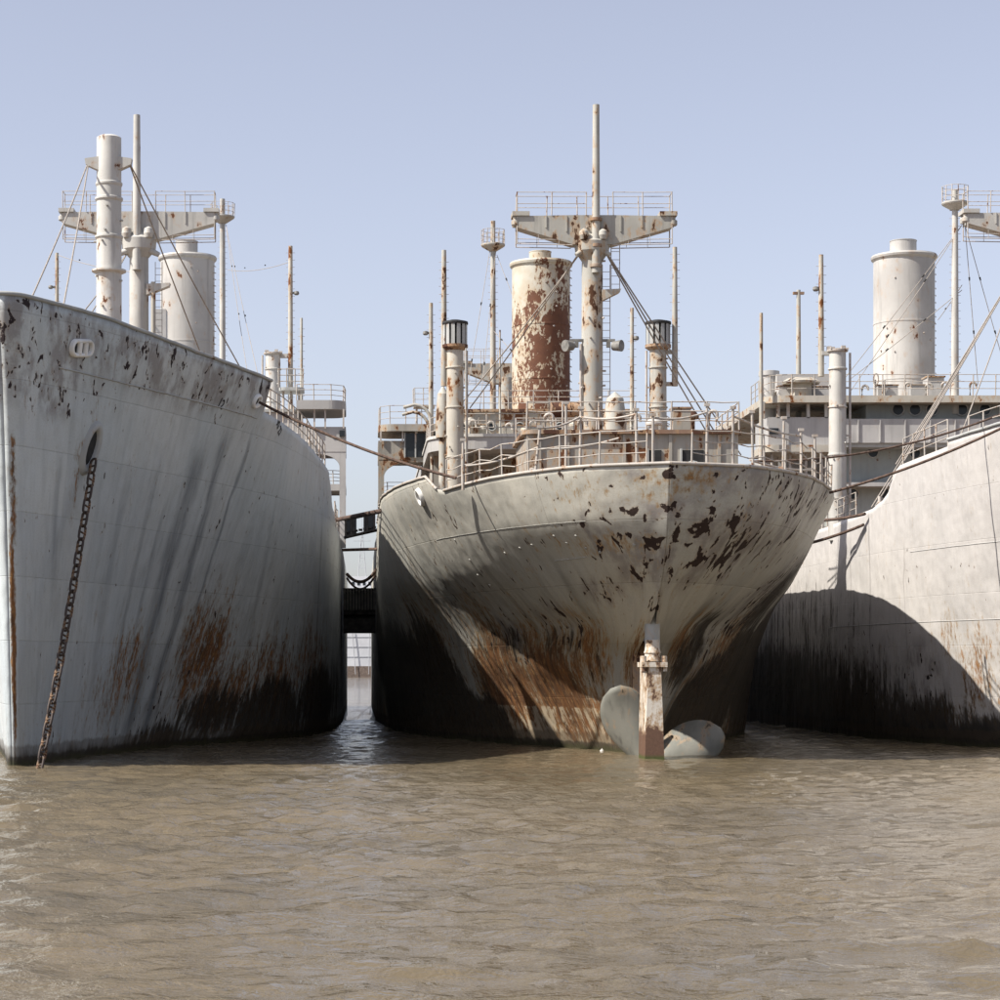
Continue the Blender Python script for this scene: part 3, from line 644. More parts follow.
def chock(H, parent, x, y, L=1.1, h=.42, tilt=0.0, two=True):
    p, n, _ = H.hit(x, y); up = Vector((0, 0, 1)); t = up.cross(n).normalized(); b = n.cross(t).normalized()
    c, s_ = math.cos(tilt), math.sin(tilt); t, b = t*c+b*s_, b*c-t*s_
    def ovalring(hl, hh, k, cx=0):
        out = []
        for i in range(28):
            a = 2*math.pi*i/28; out.append(p+t*(cx+math.copysign(max(0, hl-hh), math.cos(a))+hh*math.cos(a))+b*(hh*math.sin(a))+n*k)
        return out
    r = [ovalring(L/2+.1, h/2+.1, -.08), ovalring(L/2+.1, h/2+.1, .06), ovalring(L/2+.05, h/2+.05, .14), ovalring(L/2-.02, h/2-.02, .10), ovalring(L/2-.06, h/2-.06, -.05)]
    o = MB().add(sum(r, []), [(k*28+i, k*28+(i+1) % 28, (k+1)*28+(i+1) % 28, (k+1)*28+i) for k in range(4) for i in range(28)], True).build('chock', M['chalk'], parent)
    MB().add(ovalring(L/2, h/2, .01), [tuple(range(28))]).build('chock_opening', M['dark'], o)
    if two:
        m = MB()
        for q in (-.16, .16): m.tube(p+t*L*q-b*h*.45+n*.05, p+t*L*q+b*h*.45+n*.05, .1, n=10)
        build_each(m, 'chock_roller', M['chalk'], o)
    return p, n, o
def bollard(parent, X, D, z, mat=M['rust'], sc=1.0):
    m = MB().box(X-.75*sc, X+.75*sc, D-.28*sc, D+.28*sc, z, z+.08)
    for q in (-.42, .42): m.lathe((X+q*sc, D, 0), [(.17*sc, z+.07), (.15*sc, z+.45*sc), (.23*sc, z+.5*sc), (.22*sc, z+.62*sc), (.05, z+.66*sc)], 14)
    return m.build('bollard', mat, parent)
def mushroom(parent, X, D, z, r, h, mat, name='mushroom_vent'):
    return MB().lathe((X, D, 0), [(r*.6, z), (r*.6, z+h*.7), (r*1.05, z+h*.68), (r*1.1, z+h*.78), (r*.8, z+h*.95), (.03, z+h)], 16).build(name, mat, parent)

# ------------------------------------------------------------------ the ship showing its stern
def funnel_rust():
    g = G('funnel_peeling_paint'); p = g.tex('Object'); z = g.sep(p)[2]; x = g.sep(p)[0]
    n1 = g.noise(g.vscale(p, (1, 1, .5)), 1.3, 8, .68, .3); n2 = g.noise(g.vscale(p, (1, 1, .6)), 5.5, 6, .65)
    f = g.math('ADD', g.math('ADD', n1, g.math('MULTIPLY', g.math('SUBTRACT', n2, .5), .6)), g.ramp(z, 26.6, 22.0, -.09, .06))
    f = g.math('ADD', f, g.ramp(x, 8.9, 10.6, -.07, .05))
    rc = g.mix(g.noise(p, 3.5, 5), (.16, .065, .032), (.075, .032, .02))
    paint = g.mix(g.ramp(g.noise(p, .8, 4), .35, .65), (.47, .45, .385), (.42, .37, .29))
    col = g.mix(g.ramp(f, .40, .52, 0, .6), paint, (.36, .25, .14)); m_ = g.ramp(f, .515, .528); col = g.mix(m_, col, rc)
    return g.done(col, .7, g.bump(g.math('ADD', g.math('SUBTRACT', 1, m_), g.math('MULTIPLY', n2, .5)), .5, .03))
fm = funnel_rust()
Df = XC*F/(541-VX); funnel(shipC, 541, Df, 58, 263, 16.6, 252, 22, fm)
# main mast
Dm = XC*F/(592-VX)
mast = MB().lathe((XC, Dm, 0), [(.50, 9.2), (.48, 14), (.45, zz(235, Dm))], 22).build('mast', M['mast_center'], shipC)
crosstree(mast, XC, Dm, zz(217, Dm), zz(246, Dm), 3.35, 3.5, M['mast_center'])
MB().tube((XC+.12, Dm-.55, zz(275, Dm)), (XC+.12, Dm-.55, zz(108, Dm)), .19, .15, 12).build('topmast', M['mast_center'], mast)
m = MB()
for y in (268, 248, 222): m.lathe((XC+.12, Dm-.55, 0), [(.2, zz(y, Dm)-.08), (.27, zz(y, Dm)-.06), (.27, zz(y, Dm)+.06), (.2, zz(y, Dm)+.08)], 12)
build_each(m, 'topmast_band', M['rust'], mast)
m = MB().lathe((XC, Dm, 0), [(.45, zz(262, Dm)), (.75, zz(252, Dm)), (.8, zz(243, Dm)), (.5, zz(236, Dm))], 14)
for sx in (-1, 1):
    m.tube((XC+sx*.3, Dm-.3, zz(250, Dm)), (XC+sx*.75, Dm-.45, zz(257, Dm)), .16, .1, 8); m.lathe((XC+sx*.42, Dm-.62, 0), [(.15, zz(242, Dm)), (.22, zz(238, Dm)), (.2, zz(234, Dm)), (.03, zz(231, Dm))], 12)
m.build('hounds', M['mast_center'], mast)
floodlight(mast, XC-.4, Dm-.2, zz(347, Dm), -1); floodlight(mast, XC+.4, Dm-.2, zz(347, Dm), 1)
m = MB().plate([(XC+.4, zz(302, Dm)), (XC+1.2, zz(293, Dm)), (XC+1.25, zz(290, Dm)), (XC+.4, zz(291, Dm))], Dm-.4, Dm+.2); m.build('mast_step', M['mast_center'], mast)
ladder((XC+.62, Dm-.1, 12), (XC+.62, Dm-.1, zz(265, Dm)), .34).build('ladder', M['rail'], mast)
ladder((XC+1.05, Dm+.1, zz(292, Dm)), (XC+1.05, Dm+.1, zz(243, Dm)), .38).build('ladder', M['rail'], mast)
MB().tube((XC-.52, Dm-.25, 12), (XC-.52, Dm-.25, zz(345, Dm)), .06, n=8).build('pipe', M['rail'], mast)
m = MB()
for q in range(14):
    a = -math.pi*rng.random(); zq = 14+9*rng.random(); m.tube((XC+.4*math.cos(a), Dm+.4*math.sin(a), zq), (XC+.62*math.cos(a), Dm+.62*math.sin(a), zq), .045, n=5)
build_each(m, 'padeye', M['rail'], mast)
wires('stay', [((XC-.6, Dm-.4, zz(256, Dm)), at(463, 402, 116)), ((XC-.65, Dm-.4, zz(256, Dm)), at(470, 408, 116)),
               ((XC+.6, Dm-.4, zz(256, Dm)), at(716, 448, 103)), ((XC+.65, Dm-.4, zz(256, Dm)), at(726, 450, 103)), ((XC+.7, Dm-.35, zz(257, Dm)), at(741, 455, 103))], .034, shipC)
# mast house, stern deckhouse
deckhouse(shipC, XC-2.6, XC+3.2, Dm-2.4, Dm+2.4, 9.2, 13.0, M['house_c'], M['rust'], name='mast_house')
sh = deckhouse(shipC, 6.5, 14.75, 85.8, 91.5, 9.0, 12.32, M['house_c'], M['rust'])
for a, b, z0 in ((11.25, 11.75, 9.3), (12.55, 13.4, 9.3)):
    d = MB().box(a, b, 85.74, 85.8, z0, 11.7).build('doorway', M['dark'], sh)
    MB().box(a-.07, a, 85.68, 85.8, z0, 11.75).build('door_frame', M['house'], d)
porthole(sh, 12.97, 10.9, 85.74, .3); porthole(sh, 9.2, 10.9, 85.8, .22)
for X in (7.0, 8.1, 10.3, 12.1, 14.0): MB().box(X-.06, X+.06, 85.72, 85.797, 9.0, 12.3).build('wall_stiffener', M['house_c'], sh)
railing([(6.5, 85.75, 12.5), (14.8, 85.75, 12.5), (14.8, 91.5, 12.5)], 1.1, 3, 1.35, .03, sag=.06).build('roof_railing', M['rail_w'], shipC)
railing([(6.5, 91.5, 12.5), (14.8, 91.5, 12.5)], 1.1, 2, 1.6, .028).build('roof_railing', M['rail_w'], shipC)
# rusty drum on its frame
dr = MB(); c0 = at(551, 411, 92); c1 = at(579, 410, 92); dr.tube(c0, c1, .36, n=20)
for t in (.02, .33, .66, .98): p = c0.lerp(c1, t); dr.tube(p-Vector((.03, 0, 0)), p+Vector((.03, 0, 0)), .385, n=20)
dr = dr.build('drum', M['rust'], shipC)
m = MB()
for X in (c0.x+.15, c1.x-.15): m.box(X-.05, X+.05, 91.7, 92.3, 12.5, c0.z-.25)
build_each(m, 'drum_cradle', M['house_c'], dr)
# deck vents and gear near the stern
for x, y, D, r, mt in ((615, 392, 96, .30, 'mast_center'), (443, 386, 116.5, .24, 'mast_center')): mushroom(shipC, xx(x, D), D, 9.5, r*1.55, zz(y, D)-9.5, M[mt], 'deck_vent')
mushroom(shipC, 13.2, 88, 12.48, .33, 1.0, M['rust']); mushroom(shipC, 11.9, 89, 12.48, .3, .8, M['white'])
b_ = MB().box(12.25, 12.95, 86.1, 86.8, 12.48, 13.35).build('vent_box', M['house_c'], shipC); MB().box(12.2, 13.0, 86.05, 86.85, 13.353, 13.42).build('lid', M['rust'], b_)
for X, D in ((9.3, 75.2), (10.5, 75.0), (7.6, 76.6), (13.4, 76.6)): bollard(shipC, X, D, 9.2, M['rust'], 1.3)
for X, D, s_ in ((14.3, 79.5, 1), (8.2, 79, 1)):
    wn = MB(); wn.tube((X-.9, D, 9.95), (X+.9, D, 9.95), .34, n=16)
    for q in (-.9, -.3, .9): wn.tube((X+q-.05, D, 9.95), (X+q+.05, D, 9.95), .55, n=18)
    wn.box(X-1.0, X+1.0, D-.5, D+.5, 9.2, 9.5); wn.box(X+.35, X+.8, D-.35, D+.35, 9.5, 10.4)
    wn.build('winch', M['rust'], shipC)
# railing round the stern, some stanchions bent
for sd, a, b in ((-1, .3, 9.0), (1, .3, 12)):
    E = [p for i, p in enumerate(HCn.edge(sd, a, b, .03, .12)) if i % 2 == 0]
    railing(E, 1.15, 3, 1.5, .027, sag=.12).build('stern_railing', M['rail_w'], shipC)
m = MB()
for x, y0, y1, D, lean in ((535, 478, 427, 76, 5), (463, 490, 440, 79, 0), (566, 470, 403, 77, 0), (580, 470, 408, 77, 1), (637, 466, 410, 75.5, -1), (653, 464, 415, 75, 0), (707, 466, 405, 75.5, 0), (733, 470, 408, 77, 0), (753, 473, 412, 78, -1), (783, 478, 418, 81, 1), (801, 482, 430, 82, 0), (815, 486, 436, 84, 0)):
    m = MB().tube(at(x, y0, D), at(x+lean, y1, D), .055, .045, 8); t = at(x+lean, y1, D); m.box(t.x-.1, t.x+.1, t.y-.06, t.y+.06, t.z-.04, t.z+.06)
    m.build('awning_stanchion', M['rail_w'], shipC)
for a, b in (((466, 466, 79), (539, 447, 76.5)), ((539, 428, 76), (580, 417, 77)), ((580, 417, 77), (637, 414, 75.5)), ((655, 418, 75), (707, 412, 75.5)), ((733, 416, 77), (800, 436, 82)), ((540, 449, 76), (620, 438, 75.5)), ((750, 460, 78), (815, 470, 84))):
    p0, p1 = at(*a), at(*b); sub_tube('awning_spar', [p0.lerp(p1, t/6)-Vector((0, 0, .12*math.sin(math.pi*t/6))) for t in range(7)], .04, M['rail_w'], shipC)
# kingposts with slatted vent heads
for x, xt, mt in ((455, 0, 'mast_rusty'), (658, 0, 'mast_center')):
    D = 115; kp = kingpost(shipC, xx(x, D), D, .46, 9.5, zz(348, D), M[mt], head=(.64, zz(350, D), zz(322, D)), mathead=M['house'], pipe=1 if x < 500 else -1)
for x, ya, yb, D, r, sx in ((444, 250, 386, 115, .17, 1), (675, 247, 386, 115, .17, -1)):
    p = pole(shipC, xx(x, D), D+.05, r, zz(yb, D), zz(ya, D), M['mast_center'], 'vent_pole')
    m = MB()
    for y in (352, 384): m.box(*sorted((xx(x, D), xx(x, D)+sx*.6)), D-.08, D+.14, zz(y, D)-.1, zz(y, D)+.1)
    build_each(m, 'bracket', M['mast_center'], p)
pole(shipC, xx(431, 122), 122, .15, 15, zz(303, 122), arm=(-.3, zz(333, 122))); pole(shipC, xx(632, 118), 118, .14, 10, zz(308, 118), arm=(.22, zz(338, 118)))
basket_mast(shipC, xx(493, 132), 132, .2, 15, zz(221, 132), zz(245, 132), .72, M['mast_center'])
pole(shipC, xx(500, 119), 119, .06, 15, zz(330, 119), steps=False); pole(shipC, xx(549, 120), 120, .05, 16.5, zz(398, 120), steps=False); pole(shipC, xx(466, 114), 114, .05, 9.5, zz(348, 114), steps=False)
# mast beyond the funnel
D2 = 155; m2 = MB().lathe((XC, D2, 0), [(.62, 10), (.55, zz(378, D2))], 18).build('mast', M['mast_center'], shipC)
crosstree(m2, XC, D2, zz(364, D2), zz(384, D2), 2.95, 2.95, M['mast_center'])
wires('aerial', [(at(490, 250, 132), at(462, 420, 122)), (at(496, 250, 132), at(478, 425, 122)), (at(497, 255, 132), at(526, 330, 128)), (at(493, 330, 132), at(520, 360, 128))], .018, shipC, insul=2)
# midship house seen from astern
mh = MB().box(4.0, 16.6, 120.2, 146, 9.5, 14.75).build('midship_house', M['house_c'], shipC)
MB().slab(rounded(3.65, 16.9, 116.1, 146, 2.4, (1, 1, 0, 0)), 14.72, 15.36).build('boat_deck', M['house_r'], mh)
MB().slab(rounded(3.58, 16.97, 116.03, 146.1, 2.4, (1, 1, 0, 0)), 15.363, 15.52).build('deck_edge', M['white'], mh)
ol = rounded(3.8, 16.75, 116.25, 146, 2.3, (1, 1, 0, 0)); railing([(x, y, 15.52) for x, y in [(3.8, 130)]+ol[:18]+[(16.75, 130)]], 1.1, 3, 1.4, .03).build('boat_deck_railing', M['rail_w'], mh)
for x in (432, 452, 475, 500, 520, 545, 600, 640): MB().tube((xx(x, 118.5), 118.5, 9.5), (xx(x, 118.5), 118.5, 14.79), .09, n=8).build('deck_pillar', M['mast_center'], mh)
for x in (470, 512, 560, 610): MB().box(xx(x, 120)-.45, xx(x, 120)+.45, 120.14, 120.2, 10.5, 13.2).build('doorway', M['dark'], mh)
uh = deckhouse(mh.parent, 5.5, 15.2, 122.5, 145, 15.45, 17.4, M['house_c'], M['rust'], name='upper_house')
for x in (466, 492, 520, 560, 600): porthole(uh, xx(x, 122.5), 16.6, 122.5, .2)
railing([(5.5, 122.5, 17.56), (15.2, 122.5, 17.56)], 1.05, 3, 1.3, .028).build('roof_railing', M['rail_w'], uh)
for x, D, r, h in ((470, 119.3, .28, 1.3), (483, 119.6, .25, .9), (575, 119.4, .3, 1.2), (525, 119.2, .22, .8)): mushroom(shipC, xx(x, D), D, 15.45, r, h, M['mast_rusty'])
wing(shipC, 1.05, 4.45, 126.5, 131, zz(405, 126.5), zz(424, 126.5), zz(431, 126.5), zz(440, 126.5), zz(459, 126.5), zz(476, 126.5), zz(481, 126.5), zz(497, 126.5), 9.8, M['house_c'], 1, True)
cp = MB().box(xx(414, 126), xx(435, 126), 126.4, 127.6, zz(406, 126), zz(404, 126)).build('lookout_platform', M['house_c'], shipC)
railing([(xx(414, 126), 127.4, zz(404, 126)), (xx(414, 126), 126.5, zz(404, 126)), (xx(432, 126), 126.5, zz(404, 126))], 1.0, 3, .5, .022).build('platform_railing', M['rail_w'], cp)
MB().tube((xx(417, 126), 126.9, 16), (xx(417, 126), 126.9, zz(406, 126)), .06, n=8).build('platform_leg', M['rail'], cp)
chock(HCn, hullC, 421, 497, .62, .46, .5, two=False)
for x, y in ((532, 545), (567, 543), (554, 536), (520, 548), (505, 553), (576, 536), (470, 560), (478, 575), (600, 552), (586, 548), (455, 540), (490, 585), (634, 545), (700, 500)):
    h_ = HCn.hit(x, y)
    if h_: MB().tube(h_[0]-h_[1]*.03, h_[0]+h_[1]*.03, .07, .05, 8).build('padeye', bead, hullC)
h0, h1 = HCn.hit(555, 561), HCn.hit(587, 557)
sub_tube('weld_bead', [HCn.hit(555+i*4, 561-i*.5)[0] for i in range(9)], .02, bead, hullC)
# rudder and its stock
YR = 76.9
g = G('rudder_paint'); p = g.tex('Object'); z = g.sep(p)[2]; n = g.noise(g.vscale(p, (1, 1, .45)), 3.2, 7, .65); n2 = g.noise(p, 9, 5)
f = g.math('ADD', n, g.math('MULTIPLY', g.math('SUBTRACT', n2, .5), .4)); f = g.math('ADD', f, g.ramp(z, 1.3, .7, -.06, .22)); mk = g.ramp(f, .50, .56)
col = g.mix(mk, g.mix(g.ramp(f, .36, .5), (.54, .50, .44), (.36, .26, .17)), g.mix(n2, (.15, .085, .055), (.08, .045, .032))); col = g.mix(g.ramp(z, .22, .05), col, (.06, .07, .02))
rm = g.done(col, .75, g.bump(f, .5, .03))
rd = MB(); prof = [(-.30, 0), (.36, 0)]
def rsec(z, ch, t0): return [(XC-t0, YR-.0, z), (XC+t0, YR-.0, z), (XC+t0*1.15, YR+.5, z), (XC+.28, YR+ch, z), (XC-.28, YR+ch, z), (XC-t0*1.15, YR+.5, z)]
zs = [(-1.2, 2.3, .36), (0, 2.2, .34), (1.2, 2.1, .30), (2.5, 1.9, .25), (3.25, 1.8, .22)]
vsx = sum([rsec(*q) for q in zs], []); rd.add(vsx, [(k*6+i, k*6+(i+1) % 6, k*6+6+(i+1) % 6, k*6+6+i) for k in range(4) for i in range(6)]+[tuple(range(24, 30))])
rd.box(XC-.44, XC+.44, YR-.08, YR+1.3, 3.25, 3.42)
rd = rd.build('rudder', rm, shipC)
m = MB()
for sx in (-.36, .36):
    for q in (.1, .5): m.tube((XC+sx, YR+q, 3.1), (XC+sx, YR+q, 3.64), .09, n=6)
build_each(m, 'coupling_bolt', rm, rd)
MB().lathe((XC-.02, YR+.45, 0), [(.30, 3.45), (.26, 3.7), (.30, 3.75), (.24, 3.95), (.24, 4.2)], 14).build('coupling', rm, rd)
MB().lathe((XC, YR+.62, 0), [(.27, 3.5), (.27, 5.6)], 16).build('rudder_stock', M['house'], rd)
# sternpost and propeller
MB().slab([(XC-.34, 80.3), (XC+.34, 80.3), (XC+.3, 82.6), (XC-.3, 82.6)], -1.2, 4.2).build('sternpost', M['rust'], shipC)
pm = steel('propeller_bronze', (.22, .215, .185), (.14, .14, .12), rust=.45, streak=.8, rustcol=(.10, .085, .06))
pc = Vector((XC+.02, 80.0, -.38)); prop = MB().tube(pc+Vector((0, -.7, 0)), pc+Vector((0, .5, 0)), .42, .5, 18).build('propeller', pm, shipC)
def blade(ang):
    U = Vector((math.cos(ang), 0, math.sin(ang))); T = Vector((-math.sin(ang), 0, math.cos(ang))); A = Vector((0, 1, 0)); vs_, fs_ = [], []
    nr, nc = 14, 11
    for i in range(nr):
        t = i/(nr-1); r_ = .3+2.8*t; hw = max(.02, 0.9*math.sqrt(max(0, 1-((t-.58)/.43)**2)) if t > .58 else .36+.54*math.sin(math.pi/2*t/.58)**1.2); pit = math.radians(62-38*t)
        for j in range(nc):
            c = (j/(nc-1)*2-1); th = .13*(1-t)+.08
            for q in (-1, 1): vs_.append(pc+U*(r_*math.cos(c*hw*.08))+(T*math.cos(math.radians(34-20*t))+A*math.sin(math.radians(34-20*t))*.9)*c*hw+A*(q*th*(1-c*c*.8)-.30*t*t+.30*c*c*hw))
    idx = lambda i, j, q: (i*nc+j)*2+q
    for i in range(nr-1):
        for j in range(nc-1):
            fs_ += [(idx(i, j, 0), idx(i, j+1, 0), idx(i+1, j+1, 0), idx(i+1, j, 0)), (idx(i, j, 1), idx(i+1, j, 1), idx(i+1, j+1, 1), idx(i, j+1, 1))]
    for i in range(nr-1): fs_ += [(idx(i, 0, 0), idx(i+1, 0, 0), idx(i+1, 0, 1), idx(i, 0, 1)), (idx(i, nc-1, 0), idx(i, nc-1, 1), idx(i+1, nc-1, 1), idx(i+1, nc-1, 0))]
    fs_ += [(idx(nr-1, j, 0), idx(nr-1, j+1, 0), idx(nr-1, j+1, 1), idx(nr-1, j, 1)) for j in range(nc-1)]
    return MB().add(vs_, fs_, True).build('blade', pm, prop)
for k in range(4): blade(math.radians((24, 110, 204, 290)[k]))

# ------------------------------------------------------------------ the ship with its bow towards us
Da = -XL*F/(VX-109)
fm_ = MB().lathe((XL, Da, 0), [(.60, 12), (.57, 18), (.55, zz(138, Da)), (.4, zz(136, Da))], 24).build('mast', M['white'], shipL)
m = MB()
for y, k in ((272, 1.35), (238, 1.1), (200, 1.1), (185, 1.06)): m.lathe((XL, Da, 0), [(.55, zz(y, Da)-.1), (.57*k, zz(y, Da)), (.57*k, zz(y, Da)+.08), (.55, zz(y, Da)+.12)], 20)
build_each(m, 'mast_band', M['white'], fm_)
m = MB()
for sx in (-1, 1): m.plate([(XL+sx*.4, zz(172, Da)), (XL+sx*1.0, zz(166, Da)), (XL+sx*1.05, zz(160, Da)), (XL+sx*.4, zz(158, Da))][::sx], Da-.35, Da+.1)
m.build('hounds', M['mast'], fm_)
m = MB()
for q in range(14):
    a = -math.pi*rng.random(); zq = 15+10*rng.random(); m.tube((XL+.5*math.cos(a), Da+.5*math.sin(a), zq), (XL+.68*math.cos(a), Da+.68*math.sin(a), zq), .05, n=5)
build_each(m, 'padeye', M['mast'], fm_)
Db = -XL*F/(VX-139)
mb_ = MB().lathe((XL, Db, 0), [(.52, 10), (.48, zz(242, Db))], 22).build('mast', M['mast'], shipL)
crosstree(mb_, XL, Db, zz(213, Db), zz(241, Db), 3.8, 3.85, M['mast'])
MB().tube((XL-.05, Db-.6, zz(272, Db)), (XL-.05, Db-.6, zz(118, Db)), .23, .17, 12).build('topmast', M['mast'], mb_)
m = MB().lathe((XL, Db, 0), [(.5, zz(258, Db)), (.85, zz(250, Db)), (.9, zz(240, Db)), (.5, zz(232, Db))], 14)
for sx in (-1, 1):
    m.tube((XL+sx*.4, Db-.3, zz(250, Db)), (XL+sx*1.05, Db-.3, zz(256, Db)), .2, .12, 8); m.lathe((XL+sx*.55, Db-.65, 0), [(.2, zz(240, Db)), (.26, zz(236, Db)), (.22, zz(231, Db)), (.03, zz(229, Db))], 12)
m.build('hounds', M['mast'], mb_)
MB().plate([(XL+.4, zz(296, Db)), (XL+1.55, zz(287, Db)), (XL+1.6, zz(284, Db)), (XL+.4, zz(285, Db))], Db-.4, Db+.2).build('mast_step', M['mast'], mb_)
MB().tube((XL+.75, Db-.3, 14), (XL+.75, Db-.3, zz(283, Db)), .12, n=8).build('pipe', M['mast_rusty'], mb_)
ladder((XL+1.0, Db, 14), (XL+1.0, Db, zz(262, Db)), .34).build('ladder', M['rail'], mb_)
Dfl = -XL*F/(VX-187.5); funnel(shipL, 187.5, Dfl, 54, 257, 15, 241.5, 22, M['funnel'])
m = MB().box(xx(153, 125), xx(166, 125), 125, 126, 14, zz(309, 125)); m.build('vent_box', M['house_r'], shipL)
basket_mast(shipL, xx(222.5, 170), 170, .27, 14, zz(199, 170), zz(217, 170), .95, M['mast'])
pole(shipL, xx(57, 140), 140, .15, 12, zz(253, 140), M['mast_rusty'], arm=(-.4, zz(287, 140)))
pole(shipL, xx(290.5, 128), 128, .17, 12, zz(246, 128), M['mast_rusty'], arm=(.35, zz(293, 128))); pole(shipL, xx(301.5, 124), 124, .1, 12, zz(318, 124), M['mast_center'])
kingpost(shipL, xx(273, 128), 128, .45, 12, zz(353, 128), M['white'], pipe=-1)
MB().box(xx(275, 128), xx(290, 128), 127.9, 128.1, zz(358, 128), zz(354, 128)).build('bracket', M['mast'], shipL)
bp = MB().slab(rounded(xx(279, 119), xx(304, 119), 118.6, 120.5, .4), zz(391, 119), zz(388, 119)).build('lookout_platform', M['house'], shipL)
railing([(xx(279, 119), 118.7, zz(388, 119)), (xx(303, 119), 118.7, zz(388, 119))], 1.0, 3, .4, .03).build('platform_railing', M['rail_w'], bp)
for x in (283, 291, 299): MB().tube((xx(x, 119), 119.2, 12), (xx(x, 119), 119.2, zz(391, 119)), .07, n=7).build('platform_leg', M['rail_w'], bp)
wing(shipL, -.76, -3.4, 117.5, 122, zz(384, 117.5), zz(400, 117.5), zz(409, 117.5), zz(426, 117.5), zz(451, 117.5), zz(466, 117.5), zz(469, 117.5), zz(483, 117.5), 9.6, M['house_r'], -1, False)
MB().box(-1.1, -.83, 117.7, 117.9, zz(436, 117.5), zz(430, 117.5)).build('wing_window', M['glass'], shipL)
h_ = deckhouse(shipL, XL-6.5, -3.4, 118.2, 145, 9.8, 16.9, M['house_r'], M['house'], name='midship_house')
railing([(x.x, x.y, x.z) for i, x in enumerate(HL.edge(1, 17.4, 34.5, .02, .1)) if i % 2 == 0], 1.1, 3, 1.2, .03).build('forecastle_railing', M['rail_w'], shipL)
railing([(x.x, x.y, x.z) for i, x in enumerate(HL.edge(1, 41, 58, .02, .1)) if i % 2 == 0], 1.1, 3, 1.2, .03).build('deck_railing', M['rail_w'], shipL)
for x, D, hgt in ((283, 96, 1.0), (293, 98, .9), (307, 103, .8)): mushroom(shipL, xx(x, D)-.5, D, 12.7, .35, hgt, M['white'])
for q in (0, 1, 2, 3): bollard(shipL, -4.2+.5*q, 90+3*q, 12.8, M['white'])
tA = (XL, Da-.3, zz(165, Da))
wires('stay', [((XL-.95, Da-.2, zz(166, Da)), (XL-.1, 71.5, 13.9)), ((XL-.9, Da-.2, zz(166, Da)), (XL+1.0, 73.5, 13.8)), ((XL+.95, Da-.1, zz(166, Da)), at(208, 352, 108)+Vector((0, 0, -1))), ((XL+.98, Da-.1, zz(166, Da)), at(254, 372, 110)+Vector((0, 0, -1))),
               ((XL-.6, Db, zz(253, Db)), at(85, 310, 104)), ((XL-.6, Db, zz(253, Db)), at(92, 312, 104))], .034, shipL)
wires('aerial', [(at(58, 255, 140), at(132, 272, 116)), (at(228, 270, 170), at(290, 262, 128)), (at(226, 225, 170), at(258, 375, 130)), (at(226, 225, 170), at(247, 370, 135))], .02, shipL, insul=2)
# chocks, hawse pipe and chain
chock(HL, hullL, 81, 348, 1.15, .40, 0.12)
pM, nM, _ = chock(HL, hullL, 256, 401, .5, .36, .3, two=False)
ph, nh, _ = HL.hit(90, 448)
up = (Vector((0, 0, 1))-nh*nh.z).normalized(); tt = up.cross(nh).normalized()
def oring(a, b, k, dz=0): return [ph+tt*(a*math.cos(2*math.pi*i/24)+.22*b*math.sin(2*math.pi*i/24))+up*(b*math.sin(2*math.pi*i/24)+dz)+nh*k for i in range(24)]
rs = [oring(.60, .98, -.04), oring(.52, .9, .10), oring(.40, .76, .16), oring(.30, .62, .10), oring(.27, .58, -.06)]
hp = MB().add(sum(rs, []), [(k*24+i, k*24+(i+1) % 24, k*24+24+(i+1) % 24, k*24+24+i) for k in range(4) for i in range(24)], True).build('hawse_pipe', M['house'], hullL)
MB().add(oring(.29, .6, .012), [tuple(range(24))]).build('hawse_opening', M['dark'], hp)
chain_mat = steel('chain_rust', (.045, .035, .03), (.07, .045, .035), rust=.5, rustcol=(.10, .045, .03))
A0 = ph+nh*.22-up*.35; A1 = at(37, 772, 69.2); A1.z = -.35
chain = root('anchor_chain', tuple(A1), 'heavy dark stud-link chain hanging from the hawse pipe into the water', 'chain')
lk = MB(); L_, W_, rr = .27, .125, .043; pts = []
for i in range(16):
    a = 2*math.pi*i/16; pts.append(Vector((math.copysign(L_-W_, math.cos(a))*(abs(math.cos(a)) > 1e-6)+W_*math.cos(a), W_*math.sin(a), 0)))
ringv = []
for i, p_ in enumerate(pts):
    d = (pts[(i+1) % 16]-pts[i-1]).normalized(); nn = d.cross(Vector((0, 0, 1)))
    ringv += [p_+(nn*math.cos(k*math.pi/3)+Vector((0, 0, 1))*math.sin(k*math.pi/3))*rr for k in range(6)]
lk.add(ringv, [(i*6+k, i*6+(k+1) % 6, ((i+1) % 16)*6+(k+1) % 6, ((i+1) % 16)*6+k) for i in range(16) for k in range(6)], True); lk.tube((0, -W_, 0), (0, W_, 0), rr*.8, n=6)
lme = bpy.data.meshes.new('link'); lme.from_pydata(lk.v, [], lk.f); lme.polygons.foreach_set('use_smooth', lk.sm); lme.materials.append(chain_mat)
Lc = (A1-A0).length; nl = int(Lc/.43)
cp_ = [A0.lerp(A1, i/nl)-Vector((0, 0, .45*math.sin(math.pi*i/nl)))+Vector((0, -.12*math.sin(math.pi*i/nl), 0)) for i in range(nl+1)]
for i in range(nl):
    d = (cp_[i+1]-cp_[i]).normalized(); o = bpy.data.objects.new('link', lme); C.objects.link(o); o.parent = chain
    q = d.to_track_quat('X', 'Z'); o.rotation_mode = 'QUATERNION'
    from mathutils import Quaternion
    o.rotation_quaternion = q @ Quaternion((1, 0, 0), math.radians(90*(i % 2)+25)); o.location = (cp_[i]+cp_[i+1])/2-chain.location
